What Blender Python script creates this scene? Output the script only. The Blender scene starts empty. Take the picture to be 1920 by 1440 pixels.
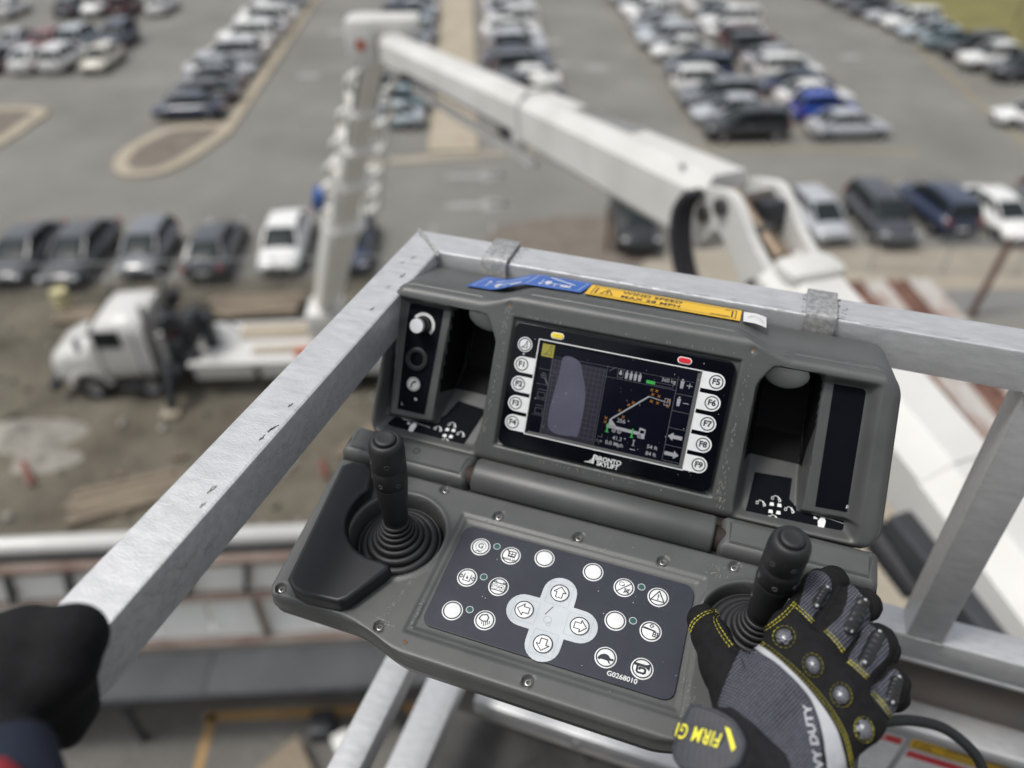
import bpy, bmesh, math, random
import numpy as np
from mathutils import Vector, Matrix
from mathutils.bvhtree import BVHTree
from mathutils.geometry import tessellate_polygon
random.seed(7); rng = np.random.default_rng(7)
S = bpy.context.scene; COL = S.collection
R = math.radians; PI = math.pi
# ------------------------------------------------------------------ camera, sky, sun, exposure
ZO = 15.5284                      # world height of the platform's top rail
CAM = Vector((.43098, -.83663, .4716 + ZO))
PITCH, ROLL, YAW, FPX = R(38.479), R(-.354), R(19.56), 1410.88
fw = Vector((-math.sin(YAW)*math.cos(PITCH), math.cos(YAW)*math.cos(PITCH), -math.sin(PITCH)))
rt0 = Vector((math.cos(YAW), math.sin(YAW), 0)); up0 = rt0.cross(fw)
rt = rt0*math.cos(ROLL) + up0*math.sin(ROLL); up = up0*math.cos(ROLL) - rt0*math.sin(ROLL)
cd = bpy.data.cameras.new('camera'); cam = bpy.data.objects.new('camera', cd); COL.objects.link(cam)
cam.matrix_world = Matrix(((rt.x, up.x, -fw.x, CAM.x), (rt.y, up.y, -fw.y, CAM.y), (rt.z, up.z, -fw.z, CAM.z), (0, 0, 0, 1)))
cd.sensor_width = 36; cd.sensor_fit = 'HORIZONTAL'; cd.lens = FPX/1920*36; cd.clip_start = .05; cd.clip_end = 2000
cd.dof.use_dof = True; cd.dof.focus_distance = .735; cd.dof.aperture_fstop = 2.2; cd.dof.aperture_blades = 0
S.camera = cam
w = bpy.data.worlds.new('World'); S.world = w; w.use_nodes = True
nt = w.node_tree; bg = nt.nodes['Background']
sky = nt.nodes.new('ShaderNodeTexSky'); sky.sky_type = 'NISHITA'; sky.sun_disc = False
SUN_EL, SUN_AZ = R(66), R(-118)   # azimuth clockwise from +Y
sky.sun_elevation = SUN_EL; sky.sun_rotation = SUN_AZ; sky.air_density = 1.3; sky.dust_density = 4.0; sky.ozone_density = 1.0
hs = nt.nodes.new('ShaderNodeHueSaturation'); hs.inputs['Saturation'].default_value = .30
nt.links.new(sky.outputs[0], hs.inputs['Color']); nt.links.new(hs.outputs[0], bg.inputs[0]); bg.inputs[1].default_value = .12
sd = bpy.data.lights.new('sun', 'SUN'); sd.energy = 1.5; sd.angle = R(12); sd.color = (1, .965, .92)
so = bpy.data.objects.new('sun', sd); COL.objects.link(so)
sdir = Vector((math.sin(SUN_AZ)*math.cos(SUN_EL), math.cos(SUN_AZ)*math.cos(SUN_EL), math.sin(SUN_EL)))
so.rotation_euler = sdir.to_track_quat('Z', 'Y').to_euler(); so.location = (0, 0, 40)
vs = S.view_settings; vs.view_transform = 'Standard'; vs.look = 'None'; vs.gamma = 1; vs.use_curve_mapping = False; vs.exposure = 0.26
S.cycles.use_denoising = True; S.cycles.max_bounces = 8; S.cycles.transparent_max_bounces = 6
try: S.cycles.denoiser = 'OPENIMAGEDENOISE'
except Exception: pass

# ------------------------------------------------------------------ helpers
def mat(name, col, rough=.5, metal=0., var=.12, vscale=12., bump=0., bscale=200., col2=None, thr=None, spec=.5, emit=0., coat=0., stretch=None, objcol=False, wear=None):
    m = bpy.data.materials.new(name); m.use_nodes = True; n = m.node_tree; N = n.nodes; L = n.links
    b = N['Principled BSDF']; b.inputs['Roughness'].default_value = rough; b.inputs['Metallic'].default_value = metal
    b.inputs['Specular IOR Level'].default_value = spec
    if coat: b.inputs['Coat Weight'].default_value = coat; b.inputs['Coat Roughness'].default_value = .06
    tc = N.new('ShaderNodeTexCoord'); src = tc.outputs['Object']
    if stretch:
        mp = N.new('ShaderNodeMapping'); mp.inputs['Scale'].default_value = stretch; L.new(src, mp.inputs[0]); src = mp.outputs[0]
    nz = N.new('ShaderNodeTexNoise'); nz.inputs['Scale'].default_value = vscale; nz.inputs['Detail'].default_value = 6; nz.inputs['Roughness'].default_value = .6
    L.new(src, nz.inputs['Vector'])
    rp = N.new('ShaderNodeValToRGB'); e = rp.color_ramp.elements
    c2 = col2 if col2 else tuple(min(1, c*(1+var)) for c in col); c1 = col if col2 else tuple(c*(1-var) for c in col)
    t = thr or (.3, .7); e[0].position, e[1].position = t; e[0].color = (*c1, 1); e[1].color = (*c2, 1)
    L.new(nz.outputs['Fac'], rp.inputs[0]); out = rp.outputs[0]
    if objcol:
        oi = N.new('ShaderNodeObjectInfo'); mx = N.new('ShaderNodeMix'); mx.data_type = 'RGBA'; mx.blend_type = 'MULTIPLY'; mx.inputs[0].default_value = 1
        L.new(out, mx.inputs[6]); L.new(oi.outputs['Color'], mx.inputs[7]); out = mx.outputs[2]
    if wear:   # paler rubbed edges and scuffs: (colour, low, high)
        ge = N.new('ShaderNodeNewGeometry'); n2 = N.new('ShaderNodeTexNoise'); n2.inputs['Scale'].default_value = 38; n2.inputs['Detail'].default_value = 8
        L.new(tc.outputs['Object'], n2.inputs['Vector'])
        ad = N.new('ShaderNodeMath'); ad.operation = 'MULTIPLY_ADD'; ad.inputs[1].default_value = .16; L.new(n2.outputs['Fac'], ad.inputs[0]); L.new(ge.outputs['Pointiness'], ad.inputs[2])
        r2 = N.new('ShaderNodeMapRange'); r2.inputs['From Min'].default_value = wear[1]; r2.inputs['From Max'].default_value = wear[2]; L.new(ad.outputs[0], r2.inputs[0])
        mx = N.new('ShaderNodeMix'); mx.data_type = 'RGBA'; L.new(r2.outputs[0], mx.inputs[0]); L.new(out, mx.inputs[6]); mx.inputs[7].default_value = (*wear[0], 1); out = mx.outputs[2]
    L.new(out, b.inputs['Base Color'])
    if emit: L.new(out, b.inputs['Emission Color']); b.inputs['Emission Strength'].default_value = emit
    mr = N.new('ShaderNodeMapRange'); mr.inputs['To Min'].default_value = max(.02, rough-.09); mr.inputs['To Max'].default_value = min(1, rough+.09); L.new(nz.outputs['Fac'], mr.inputs[0]); L.new(mr.outputs[0], b.inputs['Roughness'])
    if bump:
        n3 = N.new('ShaderNodeTexNoise'); n3.inputs['Scale'].default_value = bscale; n3.inputs['Detail'].default_value = 4; L.new(src, n3.inputs['Vector'])
        bp = N.new('ShaderNodeBump'); bp.inputs['Strength'].default_value = bump; bp.inputs['Distance'].default_value = 1/bscale*.6; L.new(n3.outputs['Fac'], bp.inputs['Height']); L.new(bp.outputs[0], b.inputs['Normal'])
    return m
def thing(name, label, cat, loc=(0, 0, 0), rotz=0, group=None, kind=None):
    o = bpy.data.objects.new(name, None); COL.objects.link(o); o.location = loc; o.rotation_euler = (0, 0, rotz); o.empty_display_size = .1
    o['label'] = label; o['category'] = cat
    if group: o['group'] = group
    return o
def tag(o, label=None, cat=None, group=None, kind=None):
    for k, v in (('label', label), ('category', cat), ('group', group), ('kind', kind)):
        if v: o[k] = v
    return o
class MB:
    """collects vertices and faces of ONE mesh"""
    def __init__(s): s.v = []; s.f = []; s.m = []
    def add(s, vs, fs, mi=0):
        k = len(s.v); s.v += [tuple(p) for p in vs]; s.f += [tuple(i+k for i in f) for f in fs]; s.m += [mi]*len(fs); return s
    def box(s, c, d, M=None, mi=0, ch=0.):
        x, y, z = d[0]/2, d[1]/2, d[2]/2
        if ch <= 0:
            P = [(sx*x, sy*y, sz*z) for sz in (-1, 1) for sx, sy in ((-1, -1), (1, -1), (1, 1), (-1, 1))]
            F = [(3, 2, 1, 0), (4, 5, 6, 7)] + [(i, (i+1) % 4, (i+1) % 4+4, i+4) for i in range(4)]
        else:   # chamfered box
            bm = bmesh.new(); bmesh.ops.create_cube(bm, size=1)
            for q in bm.verts: q.co = Vector((q.co.x*d[0], q.co.y*d[1], q.co.z*d[2]))
            bmesh.ops.bevel(bm, geom=bm.edges[:], offset=ch, segments=2, profile=.5, affect='EDGES')
            bm.verts.index_update(); P = [tuple(q.co) for q in bm.verts]; F = [tuple(q.index for q in f.verts) for f in bm.faces]; bm.free()
        P = [(M @ Vector(p) if M else Vector(p)) + Vector(c) for p in P]
        return s.add(P, F, mi)
    def bar(s, a, b, wd, ht, mi=0, ch=0., upv=(0, 0, 1)):
        a, b = Vector(a), Vector(b); d = (b-a); l = d.length; d.normalize(); sx = d.cross(Vector(upv)).normalized(); uz = sx.cross(d)
        M = Matrix((d, sx, uz)).transposed(); return s.box((a+b)/2, (l, wd, ht), M, mi, ch)
    def tube(s, pts, r, n=10, mi=0, caps=True):
        pts = [Vector(p) for p in pts]; rr = r if hasattr(r, '__len__') else [r]*len(pts); V = []; F = []; nrm = None
        for i, p in enumerate(pts):
            t = (pts[min(i+1, len(pts)-1)]-pts[max(i-1, 0)]).normalized()
            if nrm is None: nrm = t.orthogonal().normalized()
            else: nrm = (nrm - t*nrm.dot(t)).normalized()
            bn = t.cross(nrm)
            V += [p + (nrm*math.cos(2*PI*k/n) + bn*math.sin(2*PI*k/n))*rr[i] for k in range(n)]
        for i in range(len(pts)-1):
            for k in range(n): F.append((i*n+k, i*n+(k+1) % n, (i+1)*n+(k+1) % n, (i+1)*n+k))
        if caps: F += [tuple(range(n))[::-1], tuple(range((len(pts)-1)*n, len(pts)*n))]
        return s.add(V, F, mi)
    def lathe(s, prof, fn, n=32, mi=0, cap0=False, cap1=True):
        """prof: (radius, height) pairs; fn maps (x, y, h) to a point"""
        V = [fn(r*math.cos(2*PI*k/n), r*math.sin(2*PI*k/n), h) for r, h in prof for k in range(n)]; F = []
        for i in range(len(prof)-1):
            for k in range(n): F.append((i*n+k, i*n+(k+1) % n, (i+1)*n+(k+1) % n, (i+1)*n+k))
        if cap0: F.append(tuple(range(n))[::-1])
        if cap1: F.append(tuple(range((len(prof)-1)*n, len(prof)*n)))
        return s.add(V, F, mi)
    def grid(s, P, mi=0, closed=False):
        """P[i][j] points"""
        a, b = len(P), len(P[0]); V = [p for row in P for p in row]; F = []
        for i in range(a-1):
            for j in range(b if closed else b-1): F.append((i*b+j, i*b+(j+1) % b, (i+1)*b+(j+1) % b, (i+1)*b+j))
        return s.add(V, F, mi)
    def loft(s, rings, mi=0, caps=True):
        s.grid(rings, mi, True); b = len(rings[0]); k = len(s.v)-len(rings)*b
        if caps: s.f += [tuple(k+i for i in range(b))[::-1], tuple(k+(len(rings)-1)*b+i for i in range(b))]; s.m += [mi, mi]
        return s
    def poly(s, pts2, fn, h=0., mi=0):
        tr = tessellate_polygon([[Vector((p[0], p[1], 0)) for p in pts2]]); return s.add([fn(p[0], p[1], h) for p in pts2], tr, mi)
    def build(s, name, mats, parent=None, smooth=None, fix=True):
        me = bpy.data.meshes.new(name); off = Vector(parent_origin(parent)) if parent is not None else Vector((0, 0, 0))
        me.from_pydata([tuple(Vector(v)-off) for v in s.v], [], s.f)
        for m in (mats if isinstance(mats, (list, tuple)) else [mats]): me.materials.append(m)
        if any(s.m): me.polygons.foreach_set('material_index', s.m)
        if fix:
            bm = bmesh.new(); bm.from_mesh(me); bmesh.ops.recalc_face_normals(bm, faces=bm.faces[:]); bm.to_mesh(me); bm.free()
        if smooth is not None:
            me.shade_smooth()
            if smooth < 180: me.set_sharp_from_angle(angle=R(smooth))
        me.update()
        o = bpy.data.objects.new(name, me); COL.objects.link(o)
        if parent is not None: o.parent = parent
        return o
def parent_origin(p):
    q = Vector((0, 0, 0))
    while p is not None: q += p.location; p = p.parent
    return q
def copy_tree(o, parent=None):
    c = o.copy(); COL.objects.link(c)
    if parent is not None: c.parent = parent
    for ch in list(o.children): copy_tree(ch, c)
    return c
_txt = {}
def text2d(st, size=1., align='CENTER', bold=0., space=1., shear=0.):
    """flat outline of a word: (points, triangles), centred, cap height about .7 size"""
    key = (st, size, align, bold, space, shear)
    if key in _txt: return _txt[key]
    cu = bpy.data.curves.new('t', 'FONT'); cu.body = st; cu.size = size; cu.align_x = align; cu.align_y = 'CENTER'; cu.offset = bold; cu.space_character = space; cu.shear = shear; cu.resolution_u = 3
    ob = bpy.data.objects.new('t', cu); COL.objects.link(ob); bpy.context.view_layer.update()
    me = ob.evaluated_get(bpy.context.evaluated_depsgraph_get()).to_mesh()
    P = [(q.co.x, q.co.y) for q in me.vertices]; F = [tuple(p.vertices) for p in me.polygons]
    ob.to_mesh_clear(); bpy.data.objects.remove(ob); bpy.data.curves.remove(cu); _txt[key] = (P, F); return P, F
class Ink:
    ws = 1.0
    """flat print in a 2D frame, laid on a surface by fn(x, y, h)"""
    def __init__(s, mb, fn, h=.12): s.mb = mb; s.fn = fn; s.h = h
    def poly(s, pts, mi=1, h=None): s.mb.poly(pts, s.fn, s.h if h is None else h, mi)
    def line(s, pts, wd=.8, mi=1, closed=False):
        wd *= s.ws; q = list(pts)+([pts[0]] if closed else [])
        for (x0, y0), (x1, y1) in zip(q, q[1:]):
            l = math.hypot(x1-x0, y1-y0) or 1; nx, ny = -(y1-y0)/l*wd/2, (x1-x0)/l*wd/2; ex_, ey_ = (x1-x0)/l*wd*.3, (y1-y0)/l*wd*.3
            s.poly([(x0+nx-ex_, y0+ny-ey_), (x0-nx-ex_, y0-ny-ey_), (x1-nx+ex_, y1-ny+ey_), (x1+nx+ex_, y1+ny+ey_)], mi)
    def disc(s, c, r, mi=1, n=28, h=None): s.poly([(c[0]+r*math.cos(2*PI*k/n), c[1]+r*math.sin(2*PI*k/n)) for k in range(n)], mi, h)
    def ring(s, c, r0, r1, mi=1, n=32, a0=0., a1=2*PI):
        V = [s.fn(c[0]+r*math.cos(a0+(a1-a0)*k/n), c[1]+r*math.sin(a0+(a1-a0)*k/n), s.h) for r in (r0, r1) for k in range(n+1)]
        s.mb.add(V, [(k, k+1, n+2+k, n+1+k) for k in range(n)], mi)
    def text(s, st, c, size, mi=1, ang=0., **k):
        P, F = text2d(st, size, **k); ca, sa = math.cos(ang), math.sin(ang)
        s.mb.add([s.fn(c[0]+x*ca-y*sa, c[1]+x*sa+y*ca, s.h) for x, y in P], F, mi)
def rrect(x0, y0, x1, y1, r, n=6):
    P = []
    for cx, cy, a in ((x1-r, y1-r, 0), (x0+r, y1-r, 90), (x0+r, y0+r, 180), (x1-r, y0+r, 270)):
        P += [(cx+r*math.cos(R(a+90*k/n)), cy+r*math.sin(R(a+90*k/n))) for k in range(n+1)]
    return P
def inset(pts, d):
    n = len(pts); out = []; A = sum(pts[i][0]*pts[(i+1) % n][1]-pts[(i+1) % n][0]*pts[i][1] for i in range(n)); sg = 1 if A > 0 else -1
    for i in range(n):
        p0, p1, p2 = pts[i-1], pts[i], pts[(i+1) % n]
        a = Vector((p1[0]-p0[0], p1[1]-p0[1])); b = Vector((p2[0]-p1[0], p2[1]-p1[1]))
        a = a.normalized() if a.length > 1e-9 else b.normalized(); b = b.normalized() if b.length > 1e-9 else a
        na, nb = Vector((-a.y, a.x))*sg, Vector((-b.y, b.x))*sg; m = na+nb; m = m/max(.35, (1+na.dot(nb))); out.append((p1[0]+m.x*d, p1[1]+m.y*d))
    return out
def plate(mb, pts, fn, h0, h1, r, mi=0, n=4, base=True):
    """a solid plate over an outline with rounded upper edge"""
    rings = [(0, h0), (0, h1-r)] + [(r*(1-math.cos(PI/2*k/n)), h1-r+r*math.sin(PI/2*k/n)) for k in range(1, n+1)]
    P = [[fn(x, y, h) for x, y in (inset(pts, d) if d else pts)] for d, h in rings]
    mb.grid(P, mi, True); mb.poly(inset(pts, r) if r else pts, fn, h1, mi)
def smooth2d(pts, n=6, closed=True):
    out = []; m = len(pts)
    for i in range(m if closed else m-1):
        g = (lambda k: pts[k % m]) if closed else (lambda k: pts[min(max(k, 0), m-1)])
        p0, p1, p2, p3 = g(i-1), g(i), g(i+1), g(i+2)
        for k in range(n):
            t = k/n; out.append(tuple(.5*(2*p1[a]+(p2[a]-p0[a])*t+(2*p0[a]-5*p1[a]+4*p2[a]-p3[a])*t*t+(3*p1[a]-p0[a]-3*p2[a]+p3[a])*t**3) for a in range(len(p1))))
    if not closed: out.append(tuple(pts[-1]))
    return out
def sstep(a, b, x): t = np.clip((x-a)/(b-a), 0, 1); return t*t*(3-2*t)
# parking-lot frame: origin below the camera, Y' along the parking rows
PH = R(22.5); ex = Vector((math.cos(PH), math.sin(PH), 0)); ey = Vector((-math.sin(PH), math.cos(PH), 0)); LO = Vector((CAM.x, CAM.y, 0))
def lot(X, Y, z=0.): return LO + ex*X + ey*Y + Vector((0, 0, z))
# ------------------------------------------------------------------ materials of the platform and console
M = {}
M['alu'] = mat('aluminium', (.475, .482, .49), .44, .55, col2=(.625, .63, .64), vscale=130, bump=.5, bscale=700, thr=(.25, .75), stretch=(.35, 1, 1))
M['alu_side'] = M['alu']
M['zinc'] = mat('zinc_plate', (.38, .38, .38), .42, .8, col2=(.60, .59, .57), vscale=160, bump=.25, bscale=900, thr=(.4, .6))
M['steel'] = mat('stained_steel', (.10, .10, .10), .4, .6, col2=(.17, .12, .085), vscale=5, thr=(.45, .75))
M['ink_dark'] = mat('scratch', (.075, .075, .075), .7)
PK = dict(rough=.40, var=.17, vscale=14, bump=.5, bscale=1500, spec=.62)
M['plast'] = mat('console_plastic', (.075, .079, .077), wear=((.26, .26, .25), .64, .72), **PK); M['plast2'] = mat('hinge_plastic', (.075, .079, .077), **PK)
M['blackp'] = mat('black_plastic', (.017, .018, .022), .38, 0, var=.15, vscale=14, bump=.35, bscale=1800)
M['rubber'] = mat('black_rubber', (.014, .0145, .016), .5, 0, var=.2, vscale=20, bump=.3, bscale=1400)
M['navy'] = mat('keypad_foil', (.024, .027, .040), .42, 0, var=.16, vscale=22, bump=.12, bscale=1100)
M['label'] = mat('black_foil', (.004, .005, .008), .62, 0, var=.2, vscale=22, bump=.1, bscale=900, spec=.06)
M['gloss'] = mat('display_glass', (.003, .0035, .006), .12, 0, var=.2, vscale=30, spec=.22)
M['screen'] = mat('screen', (.003, .0035, .008), .2, 0, var=.4, vscale=9, emit=.2, spec=.15)
M['scrtint'] = mat('screen_field', (.058, .057, .085), .3, 0, var=.2, vscale=14, emit=.25)
M['scrgrey'] = mat('screen_grey', (.22, .22, .24), .3, 0, emit=.35)
M['scrdim'] = mat('screen_line', (.075, .075, .085), .3, 0, emit=.4)
M['scrgreen'] = mat('screen_green', (.03, .25, .05), .3, 0, emit=.35)
M['scramber'] = mat('screen_amber', (.30, .13, .02), .3, 0, emit=.3)
M['scryel'] = mat('screen_olive', (.22, .20, .03), .3, 0, emit=.3)
M['white'] = mat('key_white', (.72, .74, .74), .45, 0, col2=(.82, .83, .82), vscale=70)
M['ink'] = mat('key_ink', (.022, .024, .034), .45)
M['padblue'] = mat('pad_grey', (.46, .50, .53), .45, 0, col2=(.57, .61, .63), vscale=30, bump=.12, bscale=500)
M['ledg'] = mat('led_green', (.03, .09, .075), .3)
M['yel'] = mat('sticker_yellow', (.72, .44, .03), .5, 0, var=.08, vscale=30)
M['blue'] = mat('sticker_blue', (.028, .11, .40), .45, 0, var=.08, vscale=30)
M['swhite'] = mat('sticker_white', (.62, .62, .62), .5, 0, col2=(.74, .74, .73), vscale=60)
M['red'] = mat('lamp_red', (.70, .03, .045), .35)
M['lyel'] = mat('lamp_yellow', (.80, .62, .04), .35)
M['lens'] = mat('lamp_lens', (.48, .48, .46), .3, 0, var=.12, vscale=40, coat=.3)
M['rod'] = mat('rusty_rod', (.010, .009, .009), .7, .2, col2=(.05, .03, .022), vscale=60)
M['shade_insert'] = mat('black_shade_insert', (.007, .007, .008), .6, 0, spec=.15)
M['chrome'] = mat('bright_metal', (.9, .9, .9), .38, .7, var=.03)
M['screwm'] = mat('screw_steel', (.55, .53, .50), .3, .95, var=.15, vscale=300)
M['rust'] = mat('rust_spot', (.10, .05, .025), .85, 0, col2=(.20, .13, .08), vscale=400)
M['dirt'] = mat('chalky_dirt', (.25, .25, .24), .85, 0, var=.2, vscale=200)
# ------------------------------------------------------------------ the lift platform (rails 50 mm square)
PL = thing('work_platform', 'bare aluminium lift basket of square rails around the grey control console', 'lift basket', (0, 0, ZO-1.15))
Zt = ZO
def rail(name, a, b, wd=.05, ht=.05, m='alu', ch=.0035): mb = MB(); mb.bar(a, b, wd, ht, 0, ch); return mb.build(name, M[m], PL, 40)
def mitre_rail(name, P, z0, z1, inner, c=.003):
    """P: outline corner points (x, y) of a mitred rail, extruded"""
    mb = MB(); prof = [(0, z0), (0, z1-c), (c*.3, z1-c*.3), (c, z1)]
    rings = [[(*q, z) for q in (inset(P, d) if d else P)] for d, z in prof]
    mb.grid(rings, 0, True); mb.poly(inset(P, c), lambda x, y, h: (x, y, h), z1); mb.poly(P, lambda x, y, h: (x, y, h), z0); return mb.build(name, M['alu'], PL, 40)
W5 = .05
side_rail = mitre_rail('side_top_rail', [(0, -.0015), (0, -1.25), (W5, -1.25), (W5, -W5-.0015)], Zt-.05, Zt, 1)
front_rail = mitre_rail('front_top_rail', [(.0015, 0), (W5+.0015, -W5), (2.1, -W5), (2.1, 0)], Zt-.05, Zt, 1)
mb = MB(); mb.tube([(.001+.0005*math.sin(i*2.1)+i*.05/14, -.001-i*.05/14+.0005*math.cos(i*1.7), Zt+.0006) for i in range(15)], [.0022+.0005*math.sin(i*2.6) for i in range(15)], 8); mb.tube([(W5+.0012, -W5-.0012, Zt-i*.006) for i in range(9)], .0026, 8); mb.build('weld_bead', M['zinc'], PL, 180)
mb = MB(); mb.bar((.772, -.025, Zt-.0505), (.785, -.025, Zt-.5025), .05, .05, 0, .0035, (0, 1, 0)); mb.build('upright', M['alu'], PL, 40)
rail('corner_upright', (.025, -.0255, Zt-.0505), (.025, -.0255, Zt-1.10), ch=.0035)
mb = MB(); mb.tube([(.745+i*.004, -.0525, Zt-.0515) for i in range(14)], .0024, 7); mb.tube([(.757+i*.004, -.0525, Zt-.5015) for i in range(14)], .0024, 7); mb.build('weld_bead', M['zinc'], PL, 180)
rail('front_mid_rail', (.052, -.025, Zt-.528), (2.1, -.025, Zt-.528), .05, .05)
rail('side_mid_rail', (.043, -.052, Zt-.62), (.043, -1.25, Zt-.62), .045, .045)
rail('side_kick_rail', (.03, -.052, Zt-.95), (.03, -1.25, Zt-.95), .07, .045)
rail('front_kick_rail', (.07, -.055, Zt-1.075), (2.1, -.055, Zt-1.075), .05, .045)
mb = MB(); mb.box((1.1, -.02, Zt-.625), (2.0, .012, .13), ch=.003); mb.build('kick_panel', M['steel'], PL, 40)
mb = MB(); mb.box((1.1, -.041, Zt-.5575), (2.0, .02, .008), ch=.002); mb.box((1.1, -.05, Zt-.70), (2.0, .055, .022), ch=.006); mb.build('ledge', M['alu'], PL, 40)
mb = MB(); mb.box((1.1, -.045, Zt-.80), (2.0, .014, .17), ch=.003); mb.build('sign_plate', mat('grey_plate', (.42, .43, .44), .5, .3, var=.1), PL, 40)
mb = MB(); mb.box((1.0, -.66, Zt-1.16), (2.0, 1.2, .02), ch=.002)
for i in range(22):
    for j in range(13): mb.box((.12+i*.085, -1.2+j*.09, Zt-1.149), (.05, .008, .004), Matrix.Rotation(R(45 if (i+j) % 2 else -45), 3, 'Z'))
mb.build('floor', mat('dark_tread_plate', (.035, .035, .037), .5, .3, col2=(.07, .065, .06), vscale=9), PL)
mb = MB()
for k in range(4): mb = MB(); mb.tube([(.30+.36*k, -.081, Zt-1.075), (.30+.36*k, -.090, Zt-1.075)], .009, 6); mb.build('rail_bolt', M['zinc'], PL, 60)
# safety notices on the sign plate
def sign(x0, x1, z1, z0, kind):
    mb = MB(); fn = lambda x, y, h: (x, -.0523-h/1000, y)
    mb.box(((x0+x1)/2, -.0522, (z0+z1)/2), (x1-x0, .0008, z1-z0)); I = Ink(mb, fn, .62); wd = x1-x0
    if kind == 'y':
        I.poly([(x0+.005, z0+.004), (x1-.005, z0+.004), (x1-.005, z1-.004), (x0+.005, z1-.004)], 1); I.h = .7
        I.poly([(x0+.007, z0+.006), (x1-.007, z0+.006), (x1-.007, z1-.006), (x0+.007, z1-.006)], 0); I.h = .8
        I.line([(x0+.012, z0+.009), (x0+.032, z0+.009), (x0+.022, z1-.009)], .002, 1, True)
        for k in range(2): I.line([(x0+.05, z0+.013+k*.012), (x1-.02, z0+.013+k*.012)], .003, 1)
    else:
        I.poly([(x0+.003, z1-.022), (x1-.003, z1-.022), (x1-.003, z1-.003), (x0+.003, z1-.003)], 2); I.h = .72
        cx = (x0+x1)/2; I.poly([(cx-.030, z1-.020), (cx-.012, z1-.020), (cx-.021, z1-.005)], 3); I.text('DANGER', (cx+.020, z1-.0125), .016, 3)
        for k in range(4): I.line([(x0+.02, z1-.036-k*.011), (x1-.02-.015*(k % 2), z1-.036-k*.011)], .0022, 4)
    return mb.build('safety_notice', [M['yel' if kind == 'y' else 'swhite'], M['ink'], mat('notice_red', (.55, .05, .06), .5), M['swhite'], mat('notice_print', (.35, .36, .37), .6)], PL)
sign(.68, .836, Zt-.758, Zt-.884, 'r'); sign(.846, 1.12, Zt-.752, Zt-.779, 'y'); sign(.846, 1.08, Zt-.785, Zt-.884, 'r')
# scuffs and hair-thin curly scratches on the rails
mb = MB()
for k in range(420):
    y = -.30-.75*rng.random()**1.0; z = Zt-.004-.042*rng.random(); r0 = .0015+.008*rng.random()**1.6; a0 = 6.28*rng.random(); sp = .7+2.6*rng.random(); n = 9
    pts = [(y+r0*math.cos(a0+sp*i/n)*1.5, z+r0*math.sin(a0+sp*i/n)) for i in range(n+1)]
    if k % 2: an = a0; pts = [(y, z)]
    while len(pts) < 8: an += .5*rng.normal(); pts.append((pts[-1][0]+r0*.35*math.cos(an), pts[-1][1]+r0*.25*math.sin(an)))
    if any(not (Zt-.0485 < q[1] < Zt-.0035) for q in pts): continue
    Ink(mb, lambda a, b, h: (W5+.0003, a, b), 0).line(pts, .00006+.00015*rng.random(), 0)
mb.build('scratches', M['ink_dark'], PL)['kind'] = 'stuff'
mb = MB()
for (x, y, s) in ((.043, -.415, .010), (.041, -.43, .006), (.038, -.50, .008), (.042, -.517, .005), (.035, -.12, .009), (.03, -.15, .006), (.02, -.09, .005), (.035, -.20, .006), (.028, -.075, .006), (.040, -.38, .005)):
    for q in range(3):
        a = rng.random()*3; P = [(x+(s*.5*(.2+.4*rng.random())*math.cos(a)*t-s*.12*q), y+s*(.9*t-.3*q)+s*.2*math.sin(4*t+a)) for t in (0, .4, .8, 1)]
        Ink(mb, lambda a_, b_, h: (a_, b_, Zt+.0004), 0).line(P, s*(.06+.13*rng.random()), 0)
for x in (.1495, .5035, .5415):   # grime where the hooks rub
    for q in range(34):
        y = -.048+.044*rng.random(); xx = x-.002+.012*rng.random()**2.2; mb.poly([(xx+.0009*(.4+rng.random())*math.cos(a), y+.0011*(.4+rng.random())*math.sin(a)) for a in np.linspace(0, 5.6, 7)], lambda a_, b_, h: (a_, b_, Zt+.0004+q*1e-6), 0, int(rng.random() < .35))
for q in range(40):
    x = .17+.5*rng.random(); y = -.0485+.008*rng.random()**2; Ink(mb, lambda a_, b_, h: (a_, b_, Zt+.0004), 0).line([(x, y), (x+.004+.02*rng.random(), y+.0006)], .0005, 1)
mb.build('scuffs', [mat('scuff', (.09, .09, .095), .6), mat('scuff_light', (.33, .33, .34), .6)], PL)['kind'] = 'stuff'

# ------------------------------------------------------------------ the control console
OK_, TK = (0, -.46249, ZO-.175), R(6.1018); OU, TU = (0, -.232, ZO-.131696), R(61.2278)
def K(u, v, w=0.): return (u/1000, OK_[1]+(v*math.cos(TK)-w*math.sin(TK))/1000, OK_[2]+(v*math.sin(TK)+w*math.cos(TK))/1000)
def U(u, v, w=0.): return (u/1000, OU[1]+(v*math.cos(TU)-w*math.sin(TU))/1000, OU[2]+(v*math.sin(TU)+w*math.cos(TU))/1000)
CO = thing('control_console', 'grey moulded lift control console with screen, keypad and two joysticks hung on the front rail', 'control console', (.32, -.3, ZO-.2))
S_ = lambda a, b, x: sstep(a, b, x)
uL = lambda v: 37.5-9.5*(165-v)/190; uR = lambda v: 601+20*(165-v)/190
vT = lambda u: 163.5+12.5*(S_(148, 196, u)-S_(450, 498, u)); vB = lambda u: -29.5+6*(u-30)/590
def sdpoly(u, v, P, wds=None):
    """signed distance-like field of a convex outline, each edge scaled by its wall width (negative inside)"""
    d = None; n = len(P)
    for i in range(n):
        (x0, y0), (x1, y1) = P[i], P[(i+1) % n]; l = math.hypot(x1-x0, y1-y0); e = ((u-x0)*(y1-y0)-(v-y0)*(x1-x0))/l/(wds[i] if wds else 1.)
        d = e if d is None else np.logaddexp(d*6, e*6)/6
    return d
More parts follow.
